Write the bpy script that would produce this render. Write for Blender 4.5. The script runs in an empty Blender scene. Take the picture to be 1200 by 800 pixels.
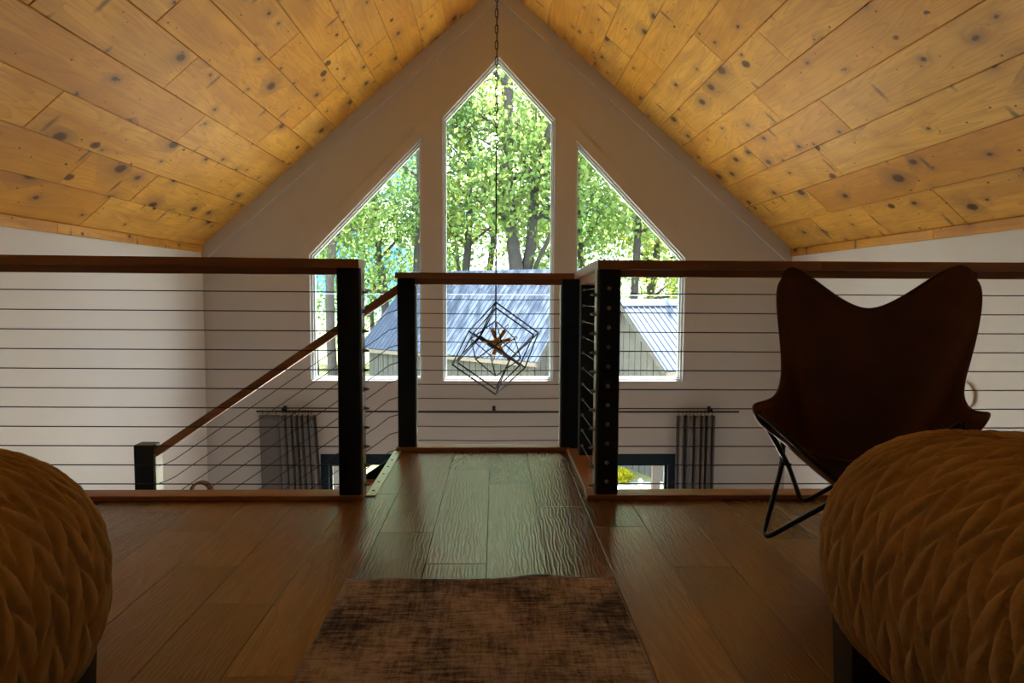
import bpy, bmesh, math, random
import numpy as np
from mathutils import Vector, Matrix
from mathutils.geometry import tessellate_polygon

random.seed(7); rng = np.random.default_rng(11)
scene = bpy.context.scene
COL = scene.collection
PI = math.pi

# ------------------------------------------------------------------ camera
cam = bpy.data.cameras.new('camera'); cam_o = bpy.data.objects.new('camera', cam); COL.objects.link(cam_o)
cam.sensor_width = 36.0; cam.lens = 36.0 * 832.0 / 1200.0; cam.clip_start = 0.02; cam.clip_end = 400
YAW, PITCH, ROLL = math.radians(1.374), math.radians(3.988), math.radians(0.28)
cam_o.matrix_world = (Matrix.Translation((0, 0, 0.836)) @ Matrix.Rotation(-YAW, 4, 'Z')
                      @ Matrix.Rotation(PI/2 - PITCH, 4, 'X') @ Matrix.Rotation(ROLL, 4, 'Z'))
scene.camera = cam_o

# ------------------------------------------------------------------ sky, sun, exposure
SKY, SUN, EXPOSURE = 2.75, 11.0, 2.58
w = bpy.data.worlds.new('sky'); scene.world = w; w.use_nodes = True
nt = w.node_tree; nt.nodes.clear()
tc = nt.nodes.new('ShaderNodeTexCoord'); mp = nt.nodes.new('ShaderNodeMapping')
mp.inputs['Scale'].default_value = (1, 1, 2.2)
ns = nt.nodes.new('ShaderNodeTexNoise'); ns.inputs['Scale'].default_value = 4.5; ns.inputs['Detail'].default_value = 6
rp = nt.nodes.new('ShaderNodeValToRGB')
rp.color_ramp.elements[0].position = 0.46; rp.color_ramp.elements[0].color = (0.024, 0.066, 0.125, 1)
rp.color_ramp.elements[1].position = 0.60; rp.color_ramp.elements[1].color = (0.95, 0.98, 1.0, 1)
bg = nt.nodes.new('ShaderNodeBackground'); bg.inputs['Strength'].default_value = SKY
wo = nt.nodes.new('ShaderNodeOutputWorld')
nt.links.new(tc.outputs['Generated'], mp.inputs['Vector']); nt.links.new(mp.outputs[0], ns.inputs['Vector'])
nt.links.new(ns.outputs['Fac'], rp.inputs['Fac']); nt.links.new(rp.outputs[0], bg.inputs['Color'])
nt.links.new(bg.outputs[0], wo.inputs['Surface'])

sl = bpy.data.lights.new('sun', 'SUN'); sl.energy = SUN; sl.angle = 0.009; sl.color = (1.0, 0.97, 0.92)
so = bpy.data.objects.new('sun', sl); COL.objects.link(so)
SUN_EL, SUN_AZ = math.radians(66), math.radians(14)          # azimuth measured from +Y towards +X
sd = Vector((math.cos(SUN_EL)*math.sin(SUN_AZ), math.cos(SUN_EL)*math.cos(SUN_AZ), math.sin(SUN_EL)))
so.rotation_euler = sd.to_track_quat('Z', 'Y').to_euler()
so.location = (4, 12, 20)

def portal(name, x0, x1, z0, z1, y):
    l = bpy.data.lights.new(name, 'AREA'); l.shape = 'RECTANGLE'; l.size = x1-x0; l.size_y = z1-z0
    l.cycles.is_portal = True
    o = bpy.data.objects.new(name, l); COL.objects.link(o)
    o.location = ((x0+x1)/2, y, (z0+z1)/2); o.rotation_euler = (-PI/2, 0, 0)
portal('daylight_portal', -0.55, 0.61, -0.09, 3.21, 7.62)
portal('daylight_portal', -1.92, -0.75, -0.09, 2.4, 7.62)
portal('daylight_portal', 0.83, 1.99, -0.09, 2.4, 7.62)
portal('daylight_portal', -1.8, 1.9, -2.85, -0.97, 7.62)

vs = scene.view_settings
vs.view_transform = 'Standard'; vs.look = 'None'; vs.gamma = 1.0; vs.use_curve_mapping = False; vs.exposure = EXPOSURE
cy = scene.cycles
cy.use_denoising = True; cy.max_bounces = 14; cy.diffuse_bounces = 9; cy.glossy_bounces = 5
cy.transparent_max_bounces = 16; cy.transmission_bounces = 6; cy.sample_clamp_indirect = 6.0
cy.caustics_reflective = False; cy.caustics_refractive = False

# ------------------------------------------------------------------ materials
class NT:
    def __init__(s, name):
        s.m = bpy.data.materials.new(name); s.m.use_nodes = True
        s.t = s.m.node_tree; s.t.nodes.clear()
        s.out = s.t.nodes.new('ShaderNodeOutputMaterial')
    def n(s, typ, **kw):
        nd = s.t.nodes.new(typ)
        for k, v in kw.items():
            if hasattr(nd, k) and not k[0].isupper(): setattr(nd, k, v)
            else: nd.inputs[k].default_value = v
        return nd
    def l(s, a, b): s.t.links.new(a, b)
    def math(s, op, a, b=None, c=None):
        nd = s.t.nodes.new('ShaderNodeMath'); nd.operation = op
        for i, v in enumerate((a, b, c)):
            if v is None: continue
            if isinstance(v, (int, float)): nd.inputs[i].default_value = v
            else: s.l(v, nd.inputs[i])
        return nd.outputs[0]
    def mix(s, f, a, b, mode='MIX'):
        nd = s.t.nodes.new('ShaderNodeMix'); nd.data_type = 'RGBA'; nd.blend_type = mode
        for key, v in ((0, f), (6, a), (7, b)):
            if isinstance(v, (int, float)): nd.inputs[key].default_value = v
            elif isinstance(v, tuple): nd.inputs[key].default_value = (*v, 1) if len(v) == 3 else v
            else: s.l(v, nd.inputs[key])
        return nd.outputs[2]
    def ramp(s, f, stops):
        nd = s.t.nodes.new('ShaderNodeValToRGB'); e = nd.color_ramp.elements
        while len(e) < len(stops): e.new(0.5)
        for k, (p, c) in enumerate(stops):
            e[k].position = p; e[k].color = (*c, 1) if len(c) == 3 else c
        s.l(f, nd.inputs['Fac']); return nd.outputs[0]
    def coords(s, kind='Object', scale=(1, 1, 1), rand=0.0):
        t = s.n('ShaderNodeTexCoord'); m = s.n('ShaderNodeMapping'); m.inputs['Scale'].default_value = scale
        v = t.outputs[kind]
        if rand:
            oi = s.n('ShaderNodeObjectInfo'); cx = s.n('ShaderNodeCombineXYZ')
            r = s.math('MULTIPLY', oi.outputs['Random'], rand)
            s.l(r, cx.inputs[0]); s.l(s.math('MULTIPLY', r, 1.7), cx.inputs[1]); s.l(s.math('MULTIPLY', r, 0.6), cx.inputs[2])
            ad = s.n('ShaderNodeVectorMath'); ad.operation = 'ADD'
            s.l(v, ad.inputs[0]); s.l(cx.outputs[0], ad.inputs[1]); v = ad.outputs[0]
        s.l(v, m.inputs['Vector']); return m.outputs[0]
    def noise(s, vec, scale, detail=3, rough=0.5, dist=0.0):
        nd = s.n('ShaderNodeTexNoise'); nd.inputs['Scale'].default_value = scale; nd.inputs['Detail'].default_value = detail
        nd.inputs['Roughness'].default_value = rough; nd.inputs['Distortion'].default_value = dist
        if vec is not None: s.l(vec, nd.inputs['Vector'])
        return nd.outputs['Fac']
    def bsdf(s, color=None, rough=0.5, metal=0.0, spec=0.5, normal=None, coat=0.0):
        b = s.n('ShaderNodeBsdfPrincipled')
        b.inputs['Metallic'].default_value = metal; b.inputs['Specular IOR Level'].default_value = spec
        b.inputs['Coat Weight'].default_value = coat
        if isinstance(rough, (int, float)): b.inputs['Roughness'].default_value = rough
        else: s.l(rough, b.inputs['Roughness'])
        if isinstance(color, tuple): b.inputs['Base Color'].default_value = (*color, 1)
        elif color is not None: s.l(color, b.inputs['Base Color'])
        if normal is not None: s.l(normal, b.inputs['Normal'])
        s.l(b.outputs[0], s.out.inputs['Surface']); return b
    def bump(s, h, strength=0.3, dist=0.01):
        b = s.n('ShaderNodeBump'); b.inputs['Strength'].default_value = strength; b.inputs['Distance'].default_value = dist
        s.l(h, b.inputs['Height']); return b.outputs[0]

def simple(name, color, rough=0.5, metal=0.0, spec=0.5, var=0.12, scale=6.0, bump=0.0, bscale=60.0):
    t = NT(name); v = t.coords('Object', rand=5)
    f = t.noise(v, scale, 4)
    a = tuple(c*(1-var) for c in color); b = tuple(min(1, c*(1+var)) for c in color)
    c = t.mix(f, a, b)
    nrm = t.bump(t.noise(v, bscale, 3), bump, 0.004) if bump else None
    t.bsdf(c, rough, metal, spec, nrm); return t.m

def knotty_pine(name):
    t = NT(name)
    v = t.coords('Object', rand=37.0)
    oi = t.n('ShaderNodeObjectInfo')
    # knots: cells stretched along the board
    km = t.n('ShaderNodeMapping'); km.inputs['Scale'].default_value = (4.6, 2.9, 0.0); t.l(v, km.inputs['Vector'])
    vo = t.n('ShaderNodeTexVoronoi'); vo.feature = 'F1'; vo.voronoi_dimensions = '2D'; vo.inputs['Scale'].default_value = 1.0
    vo.inputs['Randomness'].default_value = 1.0
    wn = t.noise(v, 30.0, 2); 
    t.l(km.outputs[0], vo.inputs['Vector'])
    sc = t.n('ShaderNodeSeparateColor'); t.l(vo.outputs['Color'], sc.inputs[0])
    has = t.math('GREATER_THAN', sc.outputs[0], 0.42)
    big = t.math('MULTIPLY_ADD', t.math('POWER', sc.outputs[1], 3.0), 0.16, 0.040)
    d = t.math('MULTIPLY_ADD', t.math('SUBTRACT', wn, 0.5), 0.07, vo.outputs['Distance'])
    rel = t.math('DIVIDE', d, big)                                   # 1 at the knot's rim
    # grain: rings bent around knots
    gm = t.n('ShaderNodeMapping'); gm.inputs['Scale'].default_value = (5.0, 0.34, 1.0); t.l(v, gm.inputs['Vector'])
    base = t.noise(gm.outputs[0], 1.3, 2, 0.45, 0.35)
    bend = t.math('MULTIPLY', t.math('POWER', 2.718, t.math('MULTIPLY', rel, -0.55)), t.math('MULTIPLY', has, 0.16))
    ring = t.math('ADD', base, bend)
    bands = t.math('FRACT', t.math('MULTIPLY', ring, 17.0))
    late = t.math('POWER', bands, 2.5)
    gm2 = t.n('ShaderNodeMapping'); gm2.inputs['Scale'].default_value = (160.0, 5.0, 1.0); t.l(v, gm2.inputs['Vector'])
    fib = t.noise(gm2.outputs[0], 1.0, 2)
    blot = t.noise(v, 2.4, 3, 0.55)
    c0 = t.ramp(oi.outputs['Random'], [(0.0, (0.72, 0.345, 0.045)), (0.3, (0.88, 0.49, 0.085)), (0.6, (0.78, 0.385, 0.050)), (0.8, (0.90, 0.54, 0.115)), (1.0, (0.68, 0.315, 0.042))])
    c1 = t.mix(t.math('MULTIPLY', late, 0.40), c0, (0.40, 0.155, 0.028))
    c2 = t.mix(t.math('MULTIPLY', t.math('SUBTRACT', blot, 0.35), 1.1), c1, (0.40, 0.17, 0.04))
    hm = t.n('ShaderNodeMapping'); hm.inputs['Scale'].default_value = (3.2, 0.32, 1.0); t.l(v, hm.inputs['Vector'])
    heart = t.ramp(t.noise(hm.outputs[0], 1.6, 3, 0.55, 0.6), [(0.50, (0, 0, 0)), (0.62, (1, 1, 1))])
    c2 = t.mix(t.math('MULTIPLY', heart, 0.42), c2, (0.48, 0.20, 0.040))
    c3 = t.mix(t.math('MULTIPLY', t.math('SUBTRACT', fib, 0.3), 0.35), c2, (0.50, 0.26, 0.08))
    # smoky halo round some knots, and a pale stain
    halo = t.math('MULTIPLY', t.math('MULTIPLY', t.math('POWER', 2.718, t.math('MULTIPLY', rel, -0.6)), has), t.math('GREATER_THAN', sc.outputs[2], 0.2))
    c4 = t.mix(t.math('MINIMUM', t.math('MULTIPLY', halo, 1.1), 0.75), c3, (0.22, 0.115, 0.055))
    core = t.ramp(rel, [(0.0, (1, 1, 1)), (0.72, (0.9, 0.9, 0.9)), (1.0, (0, 0, 0))])
    kc = t.math('MULTIPLY', core, has)
    kcol = t.mix(t.math('FRACT', t.math('MULTIPLY', rel, 2.6)), (0.045, 0.018, 0.008), (0.16, 0.07, 0.03))
    c5 = t.mix(kc, c4, kcol)
    # small pin knots
    pm = t.n('ShaderNodeMapping'); pm.inputs['Scale'].default_value = (7.0, 5.0, 0.0); t.l(v, pm.inputs['Vector'])
    pv = t.n('ShaderNodeTexVoronoi'); pv.voronoi_dimensions = '2D'; pv.inputs['Scale'].default_value = 1.0; t.l(pm.outputs[0], pv.inputs['Vector'])
    ps = t.n('ShaderNodeSeparateColor'); t.l(pv.outputs['Color'], ps.inputs[0])
    pk = t.math('MULTIPLY', t.math('GREATER_THAN', ps.outputs[0], 0.55), t.math('LESS_THAN', t.math('MULTIPLY_ADD', t.math('SUBTRACT', wn, 0.5), 0.06, pv.outputs['Distance']), t.math('MULTIPLY_ADD', ps.outputs[1], 0.03, 0.018)))
    c6 = t.mix(t.math('MULTIPLY', pk, 0.85), c5, (0.06, 0.025, 0.012))
    # spike knots: short dark streaks lying across the board
    qm_ = t.n('ShaderNodeMapping'); qm_.inputs['Scale'].default_value = (1.9, 6.5, 0.0); qm_.inputs['Rotation'].default_value = (0, 0, 0.35); t.l(v, qm_.inputs['Vector'])
    qv = t.n('ShaderNodeTexVoronoi'); qv.voronoi_dimensions = '2D'; qv.inputs['Scale'].default_value = 1.0; t.l(qm_.outputs[0], qv.inputs['Vector'])
    qs = t.n('ShaderNodeSeparateColor'); t.l(qv.outputs['Color'], qs.inputs[0])
    qd = t.math('MULTIPLY_ADD', t.math('SUBTRACT', wn, 0.5), 0.10, qv.outputs['Distance'])
    qk = t.math('MULTIPLY', t.math('GREATER_THAN', qs.outputs[0], 0.86), t.ramp(t.math('DIVIDE', qd, 0.17), [(0.35, (1, 1, 1)), (1.0, (0, 0, 0))]))
    c6 = t.mix(t.math('MULTIPLY', qk, 0.75), c6, (0.13, 0.075, 0.045))
    n1 = t.bump(t.math('SUBTRACT', fib, kc), 0.06, 0.003)
    t.bsdf(c6, 0.44, 0, 0.16, n1); return t.m

def oak_floor(name):
    t = NT(name); v = t.coords('Object', rand=29.0); oi = t.n('ShaderNodeObjectInfo')
    gm = t.n('ShaderNodeMapping'); gm.inputs['Scale'].default_value = (9.0, 0.9, 1.0); t.l(v, gm.inputs['Vector'])
    base = t.noise(gm.outputs[0], 1.2, 3, 0.5, 0.4)
    bands = t.math('FRACT', t.math('MULTIPLY', base, 9.0))
    gm2 = t.n('ShaderNodeMapping'); gm2.inputs['Scale'].default_value = (190.0, 4.0, 1.0); t.l(v, gm2.inputs['Vector'])
    fib = t.noise(gm2.outputs[0], 1.0, 2)
    c0 = t.ramp(oi.outputs['Random'], [(0.0, (0.165, 0.090, 0.046)), (0.5, (0.245, 0.138, 0.070)), (1.0, (0.34, 0.205, 0.105))])
    c1 = t.mix(t.math('MULTIPLY', bands, 0.35), c0, (0.14, 0.062, 0.024))
    c2 = t.mix(t.math('MULTIPLY', t.math('SUBTRACT', fib, 0.3), 0.45), c1, (0.12, 0.055, 0.02))
    # hand-scraped ripples running along the board
    wm = t.n('ShaderNodeMapping'); wm.inputs['Scale'].default_value = (1.0, 0.22, 1.0); t.l(v, wm.inputs['Vector'])
    wv = t.n('ShaderNodeTexWave'); wv.wave_type = 'BANDS'; wv.bands_direction = 'X'
    wv.inputs['Scale'].default_value = 26.0; wv.inputs['Distortion'].default_value = 8.0; wv.inputs['Detail'].default_value = 1.5
    wv.inputs['Detail Scale'].default_value = 1.6
    t.l(wm.outputs[0], wv.inputs['Vector'])
    hgt = t.math('ADD', t.math('MULTIPLY', wv.outputs['Fac'], 1.0), t.math('MULTIPLY', fib, 0.25))
    nrm = t.bump(hgt, 0.12, 0.0035)
    t.bsdf(c2, 0.27, 0, 0.75, nrm); return t.m

def stained_wood(name, c_lo, c_hi, rough=0.5, axis=1):
    t = NT(name); v = t.coords('Object', rand=13.0)
    s = [60.0, 60.0, 60.0]; s[axis] = 2.5
    m = t.n('ShaderNodeMapping'); m.inputs['Scale'].default_value = s; t.l(v, m.inputs['Vector'])
    f = t.noise(m.outputs[0], 1.0, 4, 0.6); g = t.noise(v, 5.0, 3)
    k = t.math('MULTIPLY_ADD', f, 0.7, t.math('MULTIPLY', g, 0.3))
    c = t.ramp(k, [(0.3, c_lo), (0.7, c_hi)])
    t.bsdf(c, rough, 0, 0.4, t.bump(f, 0.15, 0.003)); return t.m

M = {}
M['pine'] = knotty_pine('knotty_pine')
M['oak'] = oak_floor('scraped_oak_floor')
M['rail_y'] = stained_wood('stained_rail_wood', (0.30, 0.145, 0.080), (0.48, 0.265, 0.155), 0.42, 1)
M['rail_x'] = stained_wood('stained_rail_wood_x', (0.30, 0.145, 0.080), (0.48, 0.265, 0.155), 0.42, 0)
M['curb_x'] = stained_wood('curb_wood_x', (0.30, 0.135, 0.050), (0.46, 0.225, 0.090), 0.42, 0)
M['curb_y'] = stained_wood('curb_wood_y', (0.30, 0.135, 0.050), (0.46, 0.225, 0.090), 0.42, 1)
M['post'] = simple('blue_black_paint', (0.006, 0.020, 0.036), 0.45, 0, 0.4, 0.2, 30, 0.08, 80)
M['black'] = simple('black_steel', (0.012, 0.013, 0.015), 0.38, 0.3, 0.5, 0.15, 20)
M['steel'] = simple('stainless_fitting', (0.35, 0.35, 0.34), 0.35, 1.0)
M['cable'] = simple('dark_wire_rope', (0.07, 0.065, 0.06), 0.45, 0.8, 0.5, 0.2, 200)
M['alu'] = simple('aluminium_strip', (0.66, 0.70, 0.68), 0.42, 0.9, 0.5, 0.08, 40)
M['plate'] = simple('grey_lit_plate', (0.30, 0.33, 0.31), 0.45, 0.4, 0.5, 0.1, 40)
M['brass'] = simple('aged_brass', (0.52, 0.29, 0.09), 0.33, 1.0, 0.5, 0.15, 30)
M['bronze'] = simple('bronze_wire', (0.05, 0.028, 0.015), 0.4, 0.7)
M['vinyl'] = simple('white_vinyl', (0.62, 0.66, 0.65), 0.35, 0, 0.5, 0.02)
M['trimp'] = simple('painted_trim', (0.61, 0.605, 0.615), 0.45, 0, 0.4, 0.03, 8)
M['curtain'] = simple('grey_curtain_cloth', (0.20, 0.19, 0.20), 0.9, 0, 0.1, 0.12, 30, 0.12, 400)
M['rope'] = simple('pale_wicker', (0.72, 0.66, 0.58), 0.7)
M['bent'] = stained_wood('bentwood', (0.10, 0.035, 0.015), (0.22, 0.085, 0.035), 0.4, 2)
M['subfloor'] = simple('subfloor_timber', (0.20, 0.13, 0.07), 0.7)
M['roofdeck'] = simple('roof_deck', (0.16, 0.09, 0.04), 0.8)
M['deck'] = stained_wood('deck_wood', (0.46, 0.38, 0.30), (0.64, 0.55, 0.46), 0.7, 0)
M['porch'] = stained_wood('porch_post_wood', (0.018, 0.015, 0.012), (0.036, 0.031, 0.025), 0.8, 2)
M['shedboard'] = stained_wood('weathered_board', (0.045, 0.047, 0.040), (0.10, 0.10, 0.085), 0.9, 2)
M['fascia'] = stained_wood('pale_fascia', (0.12, 0.10, 0.075), (0.22, 0.19, 0.15), 0.8, 0)
M['whitewire'] = simple('white_wire', (0.13, 0.135, 0.14), 0.5)
M['lantern'] = simple('white_lantern', (0.8, 0.8, 0.78), 0.5)
M['dark_leg'] = simple('dark_bed_timber', (0.022, 0.019, 0.016), 0.5, 0, 0.4, 0.3, 12)

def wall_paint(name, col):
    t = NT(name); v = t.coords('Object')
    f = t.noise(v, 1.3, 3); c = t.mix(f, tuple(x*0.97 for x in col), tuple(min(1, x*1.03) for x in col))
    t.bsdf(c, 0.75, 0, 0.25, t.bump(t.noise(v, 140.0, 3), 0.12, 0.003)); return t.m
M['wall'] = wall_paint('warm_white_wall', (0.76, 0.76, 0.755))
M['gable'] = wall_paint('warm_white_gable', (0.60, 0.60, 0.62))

def glass_mat():
    t = NT('window_glass')
    fr = t.n('ShaderNodeFresnel'); fr.inputs['IOR'].default_value = 1.45
    tr = t.n('ShaderNodeBsdfTransparent'); tr.inputs['Color'].default_value = (0.96, 0.985, 0.98, 1)
    gl = t.n('ShaderNodeBsdfGlossy'); gl.inputs['Roughness'].default_value = 0.02
    mx = t.n('ShaderNodeMixShader'); t.l(t.math('MULTIPLY', fr.outputs[0], 0.6), mx.inputs[0])
    t.l(tr.outputs[0], mx.inputs[1]); t.l(gl.outputs[0], mx.inputs[2]); t.l(mx.outputs[0], t.out.inputs['Surface'])
    return t.m
M['glass'] = glass_mat()

def leaf_mat(name, lo, hi, tr):
    t = NT(name); v = t.coords('Object'); g = t.n('ShaderNodeNewGeometry')
    k = t.math('MULTIPLY_ADD', g.outputs['Random Per Island'], 0.65, t.math('MULTIPLY', t.noise(v, 0.7, 2), 0.35))
    c = t.ramp(k, [(0.15, lo), (0.85, hi)])
    d = t.n('ShaderNodeBsdfDiffuse'); t.l(c, d.inputs['Color'])
    x = t.n('ShaderNodeBsdfTranslucent'); t.l(t.mix(0.45, c, tr), x.inputs['Color'])
    mx = t.n('ShaderNodeMixShader'); mx.inputs[0].default_value = 0.5
    t.l(d.outputs[0], mx.inputs[1]); t.l(x.outputs[0], mx.inputs[2]); t.l(mx.outputs[0], t.out.inputs['Surface'])
    return t.m
M['leaf_a'] = leaf_mat('leaf_bright', (0.066, 0.136, 0.040), (0.265, 0.368, 0.109), (0.332, 0.427, 0.124))
M['leaf_b'] = leaf_mat('leaf_fresh', (0.053, 0.117, 0.047), (0.206, 0.323, 0.124), (0.239, 0.376, 0.130))
M['leaf_c'] = leaf_mat('leaf_yellow', (0.106, 0.163, 0.037), (0.358, 0.414, 0.101), (0.424, 0.465, 0.115))
M['leaf_d'] = leaf_mat('leaf_hazed', (0.093, 0.168, 0.087), (0.265, 0.376, 0.188), (0.292, 0.401, 0.188))  # distance haze lightened into the leaf colour of some far trees
M['bark'] = stained_wood('grey_bark', (0.030, 0.026, 0.023), (0.095, 0.085, 0.075), 0.95, 2)

def roof_metal():
    t = NT('blue_grey_roof_metal'); v = t.coords('Object', rand=9)
    f = t.noise(v, 0.9, 4, 0.6); c = t.ramp(f, [(0.3, (0.028, 0.041, 0.068)), (0.7, (0.048, 0.066, 0.102))])
    t.bsdf(c, 0.5, 0.0, 0.25); return t.m
M['roofmetal'] = roof_metal()

def quilt_mat():
    t = NT('mustard_quilt'); v = t.coords('Object')
    m = t.n('ShaderNodeMapping'); m.inputs['Scale'].default_value = (1, 1, 1); t.l(v, m.inputs['Vector'])
    f = t.noise(v, 220.0, 3); g = t.noise(v, 14.0, 3)
    c = t.ramp(g, [(0.3, (0.48, 0.33, 0.16)), (0.7, (0.62, 0.44, 0.225))])
    c = t.mix(t.math('MULTIPLY', f, 0.25), c, (0.38, 0.25, 0.12))
    b = t.bsdf(c, 0.92, 0, 0.12, t.bump(t.math('ADD', f, t.math('MULTIPLY', t.noise(v, 70, 2), 0.8)), 0.25, 0.003))
    b.inputs['Sheen Weight'].default_value = 0.12
    return t.m
M['quilt'] = quilt_mat()

def leather_mat():
    t = NT('dark_brown_leather'); v = t.coords('Object')
    g = t.noise(v, 5.0, 4, 0.6); f = t.noise(v, 260.0, 2)
    c = t.ramp(g, [(0.3, (0.060, 0.022, 0.019)), (0.75, (0.125, 0.050, 0.034))])
    t.bsdf(c, t.math('MULTIPLY_ADD', g, 0.2, 0.30), 0, 0.5, t.bump(f, 0.10, 0.002)); return t.m
M['leather'] = leather_mat()

def rug_mat():
    t = NT('distressed_rug'); v = t.coords('Object')
    m1 = t.n('ShaderNodeMapping'); m1.inputs['Scale'].default_value = (1.0, 7.0, 1); t.l(v, m1.inputs['Vector'])
    m2 = t.n('ShaderNodeMapping'); m2.inputs['Scale'].default_value = (9.0, 1.2, 1); t.l(v, m2.inputs['Vector'])
    a = t.noise(m1.outputs[0], 12.0, 8, 0.85); b = t.noise(m2.outputs[0], 9.0, 8, 0.85); c = t.noise(v, 3.2, 5, 0.65)
    k = t.math('ADD', t.math('MULTIPLY', a, 0.42), t.math('ADD', t.math('MULTIPLY', b, 0.28), t.math('MULTIPLY', c, 0.42)))
    col = t.ramp(k, [(0.49, (0.050, 0.052, 0.10)), (0.535, (0.23, 0.205, 0.31)), (0.58, (0.44, 0.41, 0.56)), (0.66, (0.68, 0.66, 0.84))])
    red = t.ramp(t.noise(v, 2.3, 3), [(0.5, (0, 0, 0)), (0.68, (1, 1, 1))])
    col = t.mix(t.math('MULTIPLY', red, 0.28), col, (0.20, 0.09, 0.05))
    th = t.n('ShaderNodeTexWave'); th.bands_direction = 'Y'; th.inputs['Scale'].default_value = 150.0
    t.l(v, th.inputs['Vector'])
    t.bsdf(col, 0.95, 0, 0.08, t.bump(t.math('ADD', k, t.math('MULTIPLY', th.outputs['Fac'], 0.25)), 0.35, 0.004)); return t.m
M['rug'] = rug_mat()

def ground_mat(name, lo, hi, sc):
    t = NT(name); v = t.coords('Object'); c = t.ramp(t.noise(v, sc, 6, 0.65), [(0.35, lo), (0.65, hi)])
    t.bsdf(c, 0.95, 0, 0.1, t.bump(t.noise(v, sc*12, 3), 0.5, 0.03)); return t.m
M['ground'] = ground_mat('yard_ground', (0.06, 0.085, 0.025), (0.15, 0.15, 0.07), 0.8)
M['gravel'] = ground_mat('pale_gravel', (0.26, 0.26, 0.25), (0.42, 0.42, 0.40), 14.0)

# ------------------------------------------------------------------ geometry helpers
def newobj(name, mesh, mat, parent=None):
    o = bpy.data.objects.new(name, mesh); COL.objects.link(o)
    if mat is not None and len(mesh.materials) == 0: mesh.materials.append(M[mat] if isinstance(mat, str) else mat)
    if parent is not None: o.parent = parent
    return o

def shade(me, smooth=True):
    me.polygons.foreach_set('use_smooth', [smooth]*len(me.polygons)); me.update()

def tag(o, label=None, cat=None, group=None, kind=None):
    if label: o['label'] = label
    if cat: o['category'] = cat
    if group: o['group'] = group
    if kind: o['kind'] = kind
    return o

def thing(name, label, cat, loc=(0, 0, 0), rotz=0.0, group=None):
    o = bpy.data.objects.new(name, None); COL.objects.link(o); o.empty_display_size = 0.1
    o.location = loc; o.rotation_euler = (0, 0, rotz)
    return tag(o, label, cat, group)

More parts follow.
